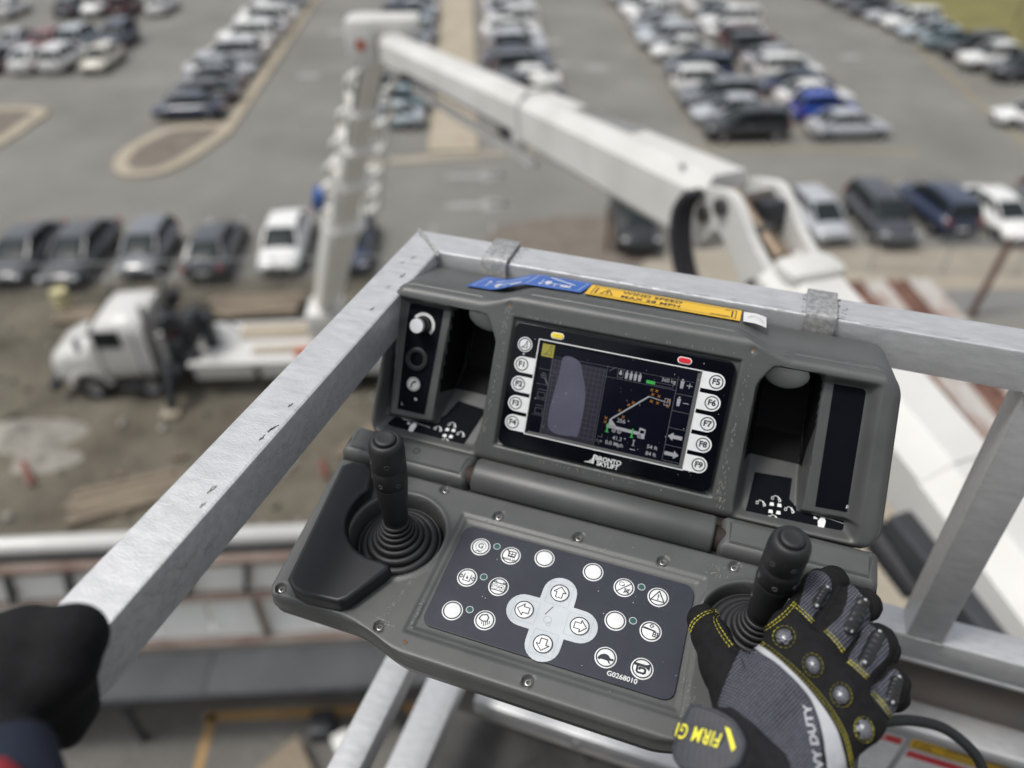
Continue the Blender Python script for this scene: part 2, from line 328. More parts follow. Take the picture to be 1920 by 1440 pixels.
LP = [(36, -21), (173, -22), (176, 118), (160, 146), (46, 149)]; RP = [(470, -21), (598, -18), (584, 151), (480, 149), (467, 128)]
LC = [(50, 0), (107, 3), (114, 162), (47, 162)]; RC = [(540, 1), (599, 4), (590, 164), (529, 164)]
def upper_h(u, v):
    u = np.asarray(u, float); v = np.asarray(v, float); w = np.zeros_like(u)
    for P, wd, C_, cd_ in ((LP, (9, 8, 9, 8, 15), LC, -15), (RP, (9, 14, 10, 8, 10), RC, -15)):
        a = S_(.15, -1.0, sdpoly(u, v, P, wd)); fl = np.maximum(-92., -(6+(v+20)*.98)); fl = np.minimum(fl, -4)
        colm = S_(1.0, -.25, sdpoly(u, v, C_, (5, 6, 6, 6) if C_ is LC else (5, 6, 6, 6))); dep = fl+(np.maximum(fl, cd_)-fl)*colm; w = w+a*dep
    b = sdpoly(u, v, [(193, -4), (447, -4), (447, 149.5), (193, 149.5)]); w = w-5*S_(.8, -3, b)
    for (x, y) in ((186, 162), (456, 161)): w = w-1.2*np.exp(-((u-x)**2+(v-y)**2)/9)
    return w
def heightfield(name, fu, fl_, fr_, ft, fb, nu, nv, r, corner, F, skirt, m):
    """a moulded shell: height field over an outline, rounded rim, then skirt rings (du outwards, dv, w)"""
    s = np.linspace(0, 1, nu); t = np.linspace(0, 1, nv)
    T, Sg = np.meshgrid(t, s, indexing='ij')
    mid = .5*(fl_(0*s+70)+fr_(0*s+70))
    u0 = fl_(70.)+(fr_(70.)-fl_(70.))*Sg; v = fb(u0)+(ft(u0)-fb(u0))*T
    dv = np.minimum(v-fb(u0), ft(u0)-v); c = np.clip(corner-dv, 0, corner); ins = corner-np.sqrt(np.maximum(corner**2-c**2, 0))
    l, rr = fl_(v)+ins, fr_(v)-ins; u = l+(rr-l)*Sg
    d = np.minimum(np.minimum(u-l, rr-u), np.minimum(v-fb(u), ft(u)-v)); d = np.clip(d, 0, r); rim = -(r-np.sqrt(np.maximum(r*r-(r-d)**2, 0)))
    w = F(u, v)+rim
    P = np.stack([u, v, w], -1); mb = MB(); mb.v = [fu(*p) for p in P.reshape(-1, 3)]
    idx = np.arange(nu*nv).reshape(nv, nu); q = np.stack([idx[:-1, :-1], idx[:-1, 1:], idx[1:, 1:], idx[1:, :-1]], -1).reshape(-1, 4)
    mb.f = [tuple(map(int, x)) for x in q]; mb.m = [0]*len(mb.f)
    bd = list(idx[0, :-1])+list(idx[:-1, -1])+list(idx[-1, :0:-1])+list(idx[:0:-1, 0]); B = P.reshape(-1, 3)[bd]
    ctr = np.array([(fl_(70.)+fr_(70.))/2, 70.]); prev = bd
    for sk in skirt:
        ring = []
        for i, p in enumerate(B):
            a, b_ = B[i-1], B[(i+1) % len(B)]; tx, ty = b_[0]-a[0], b_[1]-a[1]; l_ = math.hypot(tx, ty) or 1; du, dv_, w_ = sk(p[0], p[1])
            ring.append(len(mb.v)); mb.v.append(fu(p[0]+ty/l_*du, p[1]-tx/l_*du+dv_, w_))
        n = len(prev); mb.f += [(int(prev[i]), int(prev[(i+1) % n]), int(ring[(i+1) % n]), int(ring[i])) for i in range(n)]; mb.m += [0]*n; prev = ring
    mb.f.append(tuple(int(i) for i in prev[::-1])); mb.m.append(0)
    return mb.build(name, M[m], CO, 60)
def usk(w_, du, k=0.):
    def g(u, v):
        top = float(S_(120, 165, v)); ww = w_*(1 if top > .5 else 1)
        return du, 21*top*min(75., max(0, -(w_+10)))/75, ww
    return g
heightfield('upper_housing', U, lambda v: uL(v), lambda v: uR(v), lambda u: vT(u), lambda u: vB(u), 400, 150, 11, 25, upper_h,
            [usk(-11, .2), usk(-12.5, 1.7), usk(-16, 2.0), usk(-17.5, .6), usk(-21, .5), usk(-22.5, 1.6), usk(-45, 1.4), usk(-92, .5), usk(-100, -1.5), usk(-104, -7)], 'plast')
vF = lambda u: -14-17*(S_(118, 198, u)-S_(442, 522, u))
JL, JR = (131., 94.), (509., 96.)
SCR = [(44.8, -4.1), (161.2, -10.8), (318.1, -17.6), (228.7, 149.1), (320.2, 148.9), (411.3, 146.9), (482., 162.8), (157.7, 165.5), (479, -11), (595.2, -4)]
def lower_h(u, v):
    w = 0*u
    b = sdpoly(u, v, [(194, 0), (452, 0), (449, 133), (197, 133)]); w = w-1.6*S_(9, 5.5, b)-1.6*S_(2.2, -.5, b)
    for c in (JL, JR): w = w-34*S_(53, 46, np.hypot(u-c[0], v-c[1]))+1.2*np.exp(-((np.hypot(u-c[0], v-c[1])-55)/2.5)**2)
    for c in SCR: w = w-4.6*S_(6.0, 4.6, np.hypot(u-c[0], v-c[1]))
    return w-8*S_(170, 176, v)
lsk = lambda w_, du: (lambda u, v: (du, 0, w_))
heightfield('lower_housing', K, lambda v: 33.5-14*(v+25)/195, lambda v: 604+15*(v+25)/195, lambda u: 200+0*u, vF, 380, 130, 5, 13, lower_h,
            [lsk(-6, .2), lsk(-18, .8), lsk(-19, 2.2), lsk(-20.5, 2.2), lsk(-21.5, .8), lsk(-31, .4), lsk(-34, -1), lsk(-36, -5)], 'plast')
# hinge barrels
def barrel(u0, u1, r, dv=191., w0=2.):
    mb = MB(); prof = [(0, u0), (r-3, u0), (r-.9, u0+.8), (r, u0+3), (r, u1-3), (r-.9, u1-.8), (r-3, u1), (0, u1)]
    mb.lathe(prof, lambda x, y, h: K(h, dv+x, w0+y), 40, cap1=False)
    return mb.build('hinge_barrel', M['plast2'], CO, 50)
barrel(185, 456, 20.5, 193)
for u0, u1 in ((19.5, 180), (461.5, 618)): mb = MB(); plate(mb, rrect(u0, 172.5, u1, 217, 7), K, -9, 14, 11, n=7); mb.build('hinge_block', M['plast2'], CO, 50)
mb = MB(); mb.lathe([(0, 24), (13, 24), (13, 612), (0, 612)], lambda x, y, h: K(h, 191+x, 0+y), 24, cap1=False); mb.box(K(320, 212, -12), (.57, .03, .014)); mb.build('hinge_rod', M['rod'], CO, 50)
mb = MB(); mb.lathe([(4.5, 0), (4.3, .35), (3.1, .4), (2.9, -2)], lambda x, y, h: K(109+x, 198+y, 13.8+h), 20); mb.build('hinge_screw', M['blackp'], CO, 50)
# screws with a hexagon socket
mb = MB(); Ls = lambda x, y, h: (x/1000, y/1000, h/1000)
mb.lathe([(3.4, 0), (3.4, .9), (3.0, 1.3), (1.9, 1.3)], Ls, 24, cap1=False); mb.lathe([(1.9, 1.3), (1.75, 1.2), (1.65, -.4)], Ls, 6, 1)
s0 = None
for k, c in enumerate(SCR):
    if s0 is None: s0 = mb.build('screw', [M['screwm'], M['ink_dark']], None, 50); o = s0; o.parent = CO
    else: o = s0.copy(); COL.objects.link(o)
    p = Vector(K(c[0], c[1], -4.6))-CO.location; o.location = p; o.rotation_euler = (TK, 0, rng.random()*3)
# ---- display
mb = MB(); plate(mb, rrect(197.3, .2, 442.8, 145.3, 9), U, -5.2, 1.6, 1.2)
DI = mb.build('display', M['gloss'], CO, 50)
mb = MB(); I = Ink(mb, U, 1.75)
F0 = [(227.6, 19.2), (410.4, 19.2), (410.4, 130.3), (227.6, 130.3)]; I.line(F0, 1.1, 0, True)
mb.build('screen_border', M['white'], DI)
mb = MB(); I = Ink(mb, U, 1.72)   # bevelled inner frame
q0, q1 = F0, [(232.5, 23.5), (405.5, 23.5), (405.5, 126.5), (232.5, 126.5)]
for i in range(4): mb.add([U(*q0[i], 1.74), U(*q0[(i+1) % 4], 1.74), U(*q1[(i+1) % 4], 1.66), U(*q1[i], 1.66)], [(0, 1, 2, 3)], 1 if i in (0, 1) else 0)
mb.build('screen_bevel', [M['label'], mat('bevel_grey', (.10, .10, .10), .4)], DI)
mb = MB(); I = Ink(mb, U, 1.70); I.poly(q1, 0); I.h = 1.78
def XY(a, b): return (232.5+a*173, 23.5+b*103)          # fractions of the screen
def SL(pts, wd=.5, mi=3, closed=False): I.line([XY(*p) for p in pts], wd, mi, closed)
def SP(pts, mi): I.poly([XY(*p) for p in pts], mi)
I.h = 1.74; SP([(.075, 0), (.44, 0), (.44, .86), (.075, .86)], 7); I.h = 1.80
SP(smooth2d([(.125, .10), (.30, .05), (.335, .12), (.335, .52), (.30, .72), (.255, .88), (.155, .90), (.14, .70)], 5), 1)
I.h = 1.84; SP([(0, .86), (.082, .86), (.082, 1), (0, 1)], 6); I.h = 1.9
SL([(.015, .88), (.03, .895), (.05, .93), (.055, .985), (.066, .985), (.066, .885), (.02, .885)], .6, 8, True)
for b in (.72, .55, .38, .2): SL([(0, b), (.082, b)], .35, 3)
SL([(.082, 0), (.082, .86)], .35, 3); I.ring(XY(.04, .65), 2.6, 3.1, 3); SL([(.03, .65), (.05, .65)], .5); SL([(.04, .633), (.04, .667)], .5); SL([(.055, .62), (.072, .565)], 1.4, 3)
for b in (.40, .22): SL([(.02, b), (.07, b), (.07, b+.06), (.02, b+.06)], .4, 3, True); SL([(.02, b+.09), (.07, b+.09)], .4)
for a in np.linspace(.10, .43, 12): SL([(a, .04), (a, .85)], .14, 3)
for b in np.linspace(.06, .84, 15): SL([(.085, b), (.435, b)], .14, 3)
SL([(.445, 0), (.445, .90)], .35); SL([(.09, .88), (.99, .90)], .3); SL([(.445, .78), (.89, .78)], .35); SL([(.89, .02), (.89, .93)], .45); SL([(.89, .02), (.995, .02)], .45)
for b in (.75, .565, .38, .19): SL([(.89, b), (.995, b)], .45)
SL([(.46, .845), (.49, .89), (.51, .89)], .6); SL([(.515, .80), (.55, .80), (.55, .89), (.515, .89)], .5, 3, True)
I.disc(XY(.532, .842), 1.7, 2); I.disc(XY(.532, .868), 1.0, 2)
def man(a, b, s=1.):
    I.disc(XY(a, b+.032*s), .9*s, 2, 12); I.poly([XY(a-.010*s, b+.02*s), XY(a+.010*s, b+.02*s), XY(a+.009*s, b-.02*s), XY(a+.007*s, b-.05*s), XY(a+.001, b-.05*s), XY(a, b-.02*s), XY(a-.001, b-.05*s), XY(a-.007*s, b-.05*s), XY(a-.009*s, b-.02*s)], 2)
for a in (.572, .60, .628, .656): man(a, .845)
man(.92, .87, 1.15); man(.92, .68, 1.15); SL([(.95, .855), (.982, .855)], .9, 2); SL([(.966, .83), (.966, .88)], .9, 2); SL([(.95, .665), (.982, .665)], .8, 2)
I.text('360 kg', XY(.835, .865), 5.8, 2, bold=.06)
SP([(.70, .795), (.755, .795), (.755, .83), (.70, .83)], 4); SL([(.755, .795), (.868, .795), (.868, .825), (.755, .825)], .35, 3, True)
bo = [(.525, .335), (.735, .66), (.83, .64)]
I.line([XY(*p) for p in bo[:2]], 1.6, 2); I.line([XY(*p) for p in bo[1:]], .8, 2)
for a, b in ((.835, .605), ): SL([(a, b), (a+.034, b), (a+.034, b+.07), (a, b+.07)], .5, 2, True); SL([(a+.017, b), (a+.017, b+.07)], .4, 2); SL([(a, b+.035), (a+.034, b+.035)], .4, 2)
SP([(.515, .25), (.56, .235), (.565, .27), (.53, .33), (.517, .33)], 2); SP([(.505, .235), (.72, .225), (.72, .26), (.505, .27)], 2); SP([(.715, .195), (.755, .195), (.755, .30), (.715, .31)], 2)
I.h = 1.95
for a in (.557, .592, .722): I.disc(XY(a, .215), 2.6, 0, 16)
I.h = 2.0
for a in (.557, .592, .722): I.ring(XY(a, .215), 1.5, 2.2, 2, 14); I.disc(XY(a, .215), .7, 2, 8)
SP([(.722, .25), (.748, .25), (.748, .285), (.722, .285)], 0)
for a in (.513, .675): SL([(a, .185), (a, .275)], 1.7, 4); SL([(a-.011, .185), (a+.011, .185)], .8, 4)
for a, b in ((.492, .335), (.492, .29), (.57, .445), (.60, .385), (.62, .525), (.645, .56), (.745, .735), (.775, .735), (.755, .69), (.795, .685), (.755, .615), (.795, .61), (.86, .66), (.86, .60)):
    for t in (.6, 2.2): I.line([(XY(a, b)[0]-1.9*math.cos(t), XY(a, b)[1]-1.9*math.sin(t)), (XY(a, b)[0]+1.9*math.cos(t), XY(a, b)[1]+1.9*math.sin(t))], .5, 5)
[I.text(t_, XY(*p_), 6.3, 2, bold=.07) for t_, p_ in (('256 °', (.605, .335)), ('41.3 °', (.60, .135)), ('0.0 Mph', (.575, .07)), ('54 ft', (.815, .125)), ('84 ft', (.815, .05)))]
I.line([XY(.46, .115), XY(.49, .115), XY(.485, .15)], .5, 3); I.ring(XY(.462, .07), 1, 1.5, 3, 12); I.disc(XY(.487, .07), 1.4, 3, 12); SL([(.475, .03), (.475, .07)], .5)
for b, vv in ((.13, 1), (.055, 0)):
    if vv: SL([(.695, b-.03), (.695, b+.03)], .9, 2); SL([(.688, b-.03), (.702, b-.03)], .7, 2); SL([(.688, b+.03), (.702, b+.03)], .7, 2)
    else: SL([(.68, b), (.712, b)], .9, 2)
for b, sg in ((.29, -1), (.10, 1)):
    c = .942; SP([(c+.045*sg, b), (c+.012*sg, b+.045), (c+.012*sg, b+.02), (c-.045*sg, b+.02), (c-.045*sg, b-.02), (c+.012*sg, b-.02), (c+.012*sg, b-.045)], 2)
mb.build('screen', [M['screen'], M['scrtint'], M['scrgrey'], M['scrdim'], M['scrgreen'], M['scramber'], M['scryel'], mat('screen_glow', (.020, .019, .027), .25, emit=.3, spec=.2), M['ink']], DI)
def fkey(u, v, t, side):
    mb = MB(); I = Ink(mb, U, 1.9)
    if side:
        e = 227.0 if side < 0 else 411.0; a = -90 if side > 0 else 90
        P = [(u+9.2*math.cos(R(a+180*k/14)), v+9.2*math.sin(R(a+180*k/14))) for k in range(15)]+[(e, v-9.2 if side < 0 else v+9.2), (e, v+9.2 if side < 0 else v-9.2)]
        I.poly(P, 0)
    else: I.disc((u, v), 8.6, 0)
    I.h = 2.05; I.ring((u, v), 6.3, 7.5, 1)
    if t: I.text(t, (u, v), 8.8, 1, bold=.33)
    else: I.line([(u-4, v-3.2), (u-1.5, v-2.6), (u+1, v+.5), (u+1.6, v+4), (u+2.6, v+4), (u+3, v-3.4), (u-4, v-3.4)], .8, 1)
    return mb.build('function_button', [M['white'], M['ink']], DI)
fkey(212, 121, '', 0)
for i, t in enumerate(('F1', 'F2', 'F3', 'F4')): fkey(212.2, 98-22.9*i, t, -1)
for i, t in enumerate(('F5', 'F6', 'F7', 'F8', 'F9')): fkey(425.8, 121.6-23.15*i, t, 1)
for (u, v, m, t) in ((247.5, 137.6, 'lyel', '!'), (389.3, 137.6, 'red', '! !')):
    mb = MB(); I = Ink(mb, U, 1.8); I.poly(rrect(u-7.6, v-3.7, u+7.6, v+3.7, 3.6), 1)
    plate(mb, rrect(u-6.6, v-2.8, u+6.6, v+2.8, 2.7), U, 1.6, 2.5, .5); I.h = 2.55; I.text(t, (u, v), 4.2, 2)
    mb.build('warning_lamp', [M[m], M['white'], M['ink']], DI, 50)
mb = MB(); I = Ink(mb, U, 1.8); I.disc((212.2, 110.2), 1.4, 1)   # brand mark under the screen
I.text('BRONTO', (329, 10.2), 7.2, 0, bold=.16, space=.98); I.text('SKYLIFT', (329, 4.4), 7.2, 0, bold=.16, space=.98)
I.poly([(302, 3), (307, 5.2), (311, 8.2), (311.8, 13.5), (314.6, 13.8), (314.6, 12.4), (313.2, 12.3), (313.4, 3)], 0); I.h = 1.9; I.line([(305, 3.9), (311, 7)], .5, 2); I.line([(307.5, 3.4), (312.4, 5.5)], .5, 2)
mb.build('brand_mark', [M['white'], M['scrgrey'], M['gloss']], DI)
# dust specks
mb = MB()
for k in range(60):
    u, v = 200+240*rng.random(), 2+140*rng.random(); Ink(mb, U, 2.1).disc((u, v), .15+.35*rng.random()**3, 0, 6)
for k in range(90):
    u, v = 60+520*rng.random(), -8+170*rng.random()
    if abs(u-JL[0]) < 75 and v > 0 or abs(u-JR[0]) < 75: continue
    Ink(mb, K, .5 if not (195 < u < 450 and 2 < v < 130) else -.6).disc((u, v), .15+.35*rng.random()**3, 0, 6)
mb.build('dust_specks', M['swhite'], CO)['kind'] = 'stuff'
# ---- labels lying on the moulded pods
def patch(name, P, F, fr, off, mats, ink=None, step=3., parent=CO):
    """a foil cut to outline P and laid on height field F"""
    mb = MB(); fn = lambda x, y, h: fr(x, y, float(F(np.array([x]), np.array([y]))[0])+h)
    clipgrid(mb, P, step, lambda x, y: fn(x, y, off))
    if ink: ink(Ink(mb, fn, off+.25))
    return mb.build(name, mats, parent, 60)
def clip_half(P, a, b, c):
    out = []
    for i in range(len(P)):
        p, q = P[i-1], P[i]; dp, dq = a*p[0]+b*p[1]-c, a*q[0]+b*q[1]-c
        if (dp <= 0) != (dq <= 0): t = dp/(dp-dq); out.append((p[0]+(q[0]-p[0])*t, p[1]+(q[1]-p[1])*t))
        if dq <= 0: out.append(q)
    return out
def clipgrid(mb, P, step, fn, mi=0):
    """an outline cut into grid cells so that it can follow a curved surface; shared vertices; returns boundary in order"""
    x0, x1 = min(p[0] for p in P), max(p[0] for p in P); y0, y1 = min(p[1] for p in P), max(p[1] for p in P); ids = {}
    nx, ny = max(1, int((x1-x0)/step)+1), max(1, int((y1-y0)/step)+1)
    def vid(p):
        k = (round(p[0], 3), round(p[1], 3))
        if k not in ids: ids[k] = len(mb.v); mb.v.append(fn(*k))
        return ids[k]
    for i in range(nx):
        a, b = x0+i*step, x0+(i+1)*step; Q = clip_half(clip_half(P, -1, 0, -a), 1, 0, b)
        if len(Q) < 3: continue
        for j in range(ny):
            c, d = y0+j*step, y0+(j+1)*step; q = clip_half(clip_half(Q, 0, -1, -c), 0, 1, d)
            if len(q) < 3: continue
            A = abs(sum(q[k-1][0]*q[k][1]-q[k][0]*q[k-1][1] for k in range(len(q))))
            if A < 1e-4: continue
            if len(q) > 4:
                for t in tessellate_polygon([[Vector((p[0], p[1], 0)) for p in q]]):
                    f = tuple(dict.fromkeys(vid(q[k]) for k in t))
                    if len(f) == 3: mb.f.append(f); mb.m.append(mi)
            else:
                f = tuple(dict.fromkeys(vid(p) for p in q))
                if len(f) > 2: mb.f.append(f); mb.m.append(mi)
fl = [M['label'], M['white']]
def ink_l(I): I.text('L', (65, 17), 5, 1)
colF = lambda u, v: 0*u-15.0
patch('label_strip', [(59.5, 9), (96, 9.5), (102.5, 146), (57, 146)], colF, U, .7, fl, ink_l, 8)
patch('label_strip', [(552, 9), (588, 11), (579.5, 147), (541, 146)], colF, U, .7, fl, lambda I: I.text('R', (583, 16), 6, 1), 8)
def crane(I, x, y, s, fl_=1):
    I.line([(x-5.4*s*fl_, y-1.6*s), (x-3.2*s*fl_, y-1.6*s), (x-3.2*s*fl_, y+.6*s), (x-5.4*s*fl_, y+.6*s)], .45, 1, True); I.line([(x-3.4*s*fl_, y+.6*s), (x-2.2*s*fl_, y+2.2*s), (x+1.2*s*fl_, y+1.6*s)], .45, 1)
    I.line([(x+1.0*s*fl_, y+2*s), (x+4.6*s*fl_, y-1.8*s), (x+2.8*s*fl_, y-2.6*s)], .5, 1, True); I.line([(x+2*s*fl_, y+1.6*s), (x+5*s*fl_, y-1.4*s)], .5, 1)
def pictos(I, ox, oy, sg):
    for a, b in ((0, 9), (0, -8), (15, 2), (-15, 2)): crane(I, ox+a, oy+b, 1.0)
    for a, b in ((4, 3.5), (-4, -3.5), (4, -3), (-4, 3)): I.poly([(ox+a-2.4, oy+b-1.5), (ox+a+2.4, oy+b-1.2), (ox+a+1.6, oy+b+1.7), (ox+a-2, oy+b+1.4)], 1)
    hx = ox-48*sg; I.poly([(hx-2.5, oy-8), (hx+3, oy-8), (hx+4.5, oy-1), (hx+3, oy+2), (hx-1, oy+1.5), (hx-3.5, oy-2)], 1); crane(I, hx+5*sg, oy+9, .9)
    I.line([(hx-15, oy+3), (hx-6, oy+3), (hx-6, oy+6.5), (hx-15, oy+6.5)], .6, 1, True); I.poly([(hx-8, oy-1), (hx-3, oy-.2), (hx-8, oy+1.6)], 1); I.line([(hx-20, oy+4), (hx+22, oy+1)], .25, 1)
flo = lambda u, v: np.minimum(np.maximum(-92., -(6+(v+20)*.98)), -4)+0*u
patch('direction_label', [(47, -15), (152, -18.5), (163, 24), (124, 27), (116, 10), (104, -.5), (56, -2)], flo, U, .8, fl, lambda I: pictos(I, 130, -7, 1), 6)
patch('direction_label', [(484, -18), (590, -16), (588, -2), (538, -1.5), (527, 6), (527, 25), (487, 23)], flo, U, .8, fl, lambda I: (pictos(I, 514, -5, -1), I.text('1R', (583, -14), 3, 1)), 6)
# black inserts spread over each pod's deep walls, painting their shade black
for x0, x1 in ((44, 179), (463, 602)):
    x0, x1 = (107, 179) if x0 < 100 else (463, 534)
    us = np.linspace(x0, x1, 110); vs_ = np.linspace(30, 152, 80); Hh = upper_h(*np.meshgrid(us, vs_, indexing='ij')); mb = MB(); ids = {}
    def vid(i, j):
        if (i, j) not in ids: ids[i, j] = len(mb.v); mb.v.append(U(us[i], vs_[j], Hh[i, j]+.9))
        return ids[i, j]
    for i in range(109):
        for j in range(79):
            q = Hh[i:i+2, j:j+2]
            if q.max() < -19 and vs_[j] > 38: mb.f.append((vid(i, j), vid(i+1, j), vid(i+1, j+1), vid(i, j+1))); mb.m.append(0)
    mb.build('pod_shade_insert', M['shade_insert'], CO, 180)
# rotary knob with its scale, plug socket, telephone mark
mb = MB(); fn = lambda x, y, h: U(79+x, 118+y, -14.3+h)
I = Ink(mb, fn, .25); I.ring((0, 0), 11, 15, 2, 30, R(-42), R(150))
mb.lathe([(9.3, 0), (9.3, 15), (8.8, 15.6)], fn, 40, 1, cap1=False); mb.lathe([(8.8, 15.6), (8.9, 20), (8.3, 20.8)], fn, 40, 0); mb.build('rotary_knob', [M['chrome'], M['blackp'], M['swhite']], CO, 40)
mb = MB(); fn = lambda x, y, h: U(77+x, 75.5+y, -14.3+h); mb.lathe([(14.5, 0), (14.3, 2.4), (13.4, 3), (9.5, 3.2), (8.6, 2.6), (8.2, -8), (0, -8)], fn, 40, 0, cap1=False)
for k in range(6): mb.lathe([(1.1, -8), (1.1, -2), (.6, -1.5)], lambda x, y, h, k=k: fn(x+4.6*math.cos(k*1.047), y+4.6*math.sin(k*1.047), h), 8)
mb.build('plug_socket', M['rubber'], CO, 40)
mb = MB(); I = Ink(mb, lambda x, y, h: U(76.5+x, 44+y, -14.1+h), .15); I.disc((0, 0), 8.6, 0); I.h = .3; I.ring((0, 0), 7, 7.6, 1)
I.poly(smooth2d([(-3.6, -4.6), (-2, -5), (-1.4, -3), (-2.2, -2.3), (.6, 1.9), (1.6, 1.7), (3.4, 2.6), (3, 4.4), (1, 4.6), (-1.6, 2.6), (-3.4, -1)], 4), 1); I.line([(7, -18.5), (5.6, -16.8), (4.4, -17.4), (5.2, -19)], 1.5, 0); mb.build('telephone_button', [M['white'], M['ink']], CO)
for u, v in ((152, 138), (496, 139)):
    mb = MB(); fn = lambda x, y, h: U(u+x, v+y*.72+h*.1, -31+y*.75+h)
    mb.lathe([(23, -4), (22.6, .5), (21.5, 1.6), (17, 4.6), (9, 6.8), (2, 7.3)], fn, 40); mb.build('lamp_lens', M['lens'], CO, 50)
# ---- stickers on the top face
def TOP(u, s, h=0.):   # s 0..1 from the front edge to the back
    v = float(vT(np.array([u]))[0]); return U(u, v+1.6+h*.95+21*(12.5+s*72.5)/85, -(12.5+s*72.5)+h*.25)
def tsticker(name, P, mats, ink, step=7):
    mb = MB(); clipgrid(mb, P, step, lambda x, y: TOP(x, y/100, .5)); ink(Ink(mb, lambda x, y, h: TOP(x, y/100, h), .8)); return mb.build(name, mats, CO, 60)
def truck(I, x, y, s, mi=1):
    I.line([(x-16*s, y+2*s), (x+14*s, y+2*s)], 1.6*s, mi)
    for a in (-12, 6, 11): I.disc((x+a*s, y-2*s), 2.6*s, mi, 12)
    I.poly([(x-17*s, y+1*s), (x-9*s, y+1*s), (x-9*s, y+9*s), (x-15*s, y+9*s)], mi); I.line([(x-3*s, y-6*s), (x-3*s, y+4*s)], 1.1*s, mi); I.line([(x+15*s, y-6*s), (x+15*s, y+4*s)], 1.1*s, mi)
def iblue(I):
    I.line([(127, 27), (190, 33), (195, 86), (133, 80)], .5, 1, True); I.line([(192, 33), (252, 39), (257, 88), (197, 86)], .5, 1, True)
    f = I.fn; I.fn = lambda x, y, h: f(x, 57+(y-42)*1.55+(x-190)*.09, h); truck(I, 167, 34, 1.0); truck(I, 226, 36, 1.0); I.line([(148, 50), (160, 53), (186, 52)], 1.8, 1); I.line([(212, 58), (244, 44)], 2.2, 1)
    for x, sg in ((141, 1), (206, -1)): I.line([(x, 30), (x, 50)], .9, 1); I.line([(x-2.4, 40+sg*5), (x, 40+sg*11), (x+2.4, 40+sg*5)], .9, 1)
tsticker('pictogram_sticker', [(121, 20), (257, 33), (262, 95), (128, 88)], [M['blue'], M['swhite']], iblue, 5)
def iyel(I):
    I.line([(268, 39), (431, 39), (431, 79), (268, 79)], .9, 1, True); I.h = .86; I.line([(272, 44), (272, 74)], 1.6, 1); I.line([(427, 44), (427, 74)], 1.6, 1)
    I.line([(278, 46), (292, 46), (285, 73)], 1.3, 1, True); I.line([(285, 52), (285, 64)], 1.6, 1)
    f = I.fn; I.fn = lambda x, y, h: f(x, y*1.6-36.4, h); I.text('WIND SPEED', (336, 67), 11.5, 1, bold=.2, space=1.05); I.text('MAX 28 MPH', (336, 53.5), 11.5, 1, bold=.2, space=1.05); I.line([(404, 50), (424, 50)], 1.4, 1); I.line([(419, 69), (424, 69)], 1, 1)
tsticker('wind_speed_sticker', [(262, 32), (436.5, 32), (436.5, 86), (262, 86)], [M['yel'], M['ink']], iyel)
tsticker('blank_sticker', [(440, 34), (465, 34), (464, 84), (439, 82)], [M['swhite'], M['scrgrey']], lambda I: I.line([(444, 56), (450, 68), (457, 66), (461, 48)], .8, 1))
# ---- hooks over the rail
for x0 in (.113, .5055):
    mb = MB(); P = [(.0048, -.036), (.0048, .001), (.0032, .0044), (-.001, .0058), (-.050, .0058), (-.0535, .0044), (-.0556, .001), (-.0560, -.045)]
    Q = [(.0012, -.036), (.0012, .0006), (.0006, .0016), (-.0014, .0020), (-.0496, .0020), (-.0508, .0016), (-.0514, .0006), (-.0520, -.045)]
    rings = [[(x, y, Zt+z) for (y, z) in P+Q[::-1]] for x in (x0, x0+.001, x0+.032, x0+.033)]; mb.loft(rings); mb.build('rail_hook', M['zinc'], CO, 35)
# ---- keypad
mb = MB(); plate(mb, rrect(198.5, 5.0, 448.5, 127.8, 11), K, -4.2, -1.0, .5); KP_ = mb.build('keypad', M['navy'], CO, 50)
def KK(dx, dy): return lambda x, y, h: K(dx+x, dy+y, -1.0+h)
def key(u, v, draw, rim=True, base=10.6, m='white'):
    mb = MB(); fn = KK(u, v); I = Ink(mb, fn, .04)
    I.line([(-12.5, -11.6), (12.5, -11.6), (12.5, 11.8), (-12.5, 11.8)], .35, 2, True)
    mb.lathe([(base, 0), (base, .35), (base-.5, .65)], fn, 40, 0); I.h = .75; I.ws = 1.45
    if rim: I.ring((0, 0), base-2.4, base-1.1, 1, 36)
    if draw: draw(I)
    return mb.build('button', [M[m], M['ink'], mat_emb], KP_, 40)
mat_emb = mat('embossed_edge', (.045, .05, .066), .5)
def d_g(I): I.ring((0, .6), 5.2, 5.7, 1); I.text('G', (0, .8), 8.6, 1, bold=.2); I.line([(-3, -6.6), (-1, -5.6), (1, -6.6), (3, -5.8)], .7)
def d_man(I):
    I.line([(-2.5, -1.5), (4.5, -1.5), (4.5, 5), (-2.5, 5)], .7, 1, True); I.line([(1, -1.5), (1, 5)], .6); I.line([(-2.5, 1.8), (4.5, 1.8)], .6); I.line([(-6.5, 6.4), (-4, 5.4), (-2.5, 1.5)], .8); I.poly([(-2.5, -1.5), (4.5, -1.5), (4.5, 0), (-2.5, 0)]); I.text('MANUAL', (.2, -5.2), 4.1, 1, bold=.12)
def d_in(I):
    I.line([(-3.6, 3.6), (-3.6, -4), (3.6, -4), (3.6, 3.6)], .6); I.disc((0, -.6), 1.2); I.poly([(-.8, 0), (.8, 0), (0, 2.4)])
    for s in (-1, 1): I.line([(s*8.2, 1.1), (s*6.6, 1.1), (s*6.6, 2.2), (s*4.6, 0), (s*6.6, -2.2), (s*6.6, -1.1), (s*8.2, -1.1)], .55, 1, True)
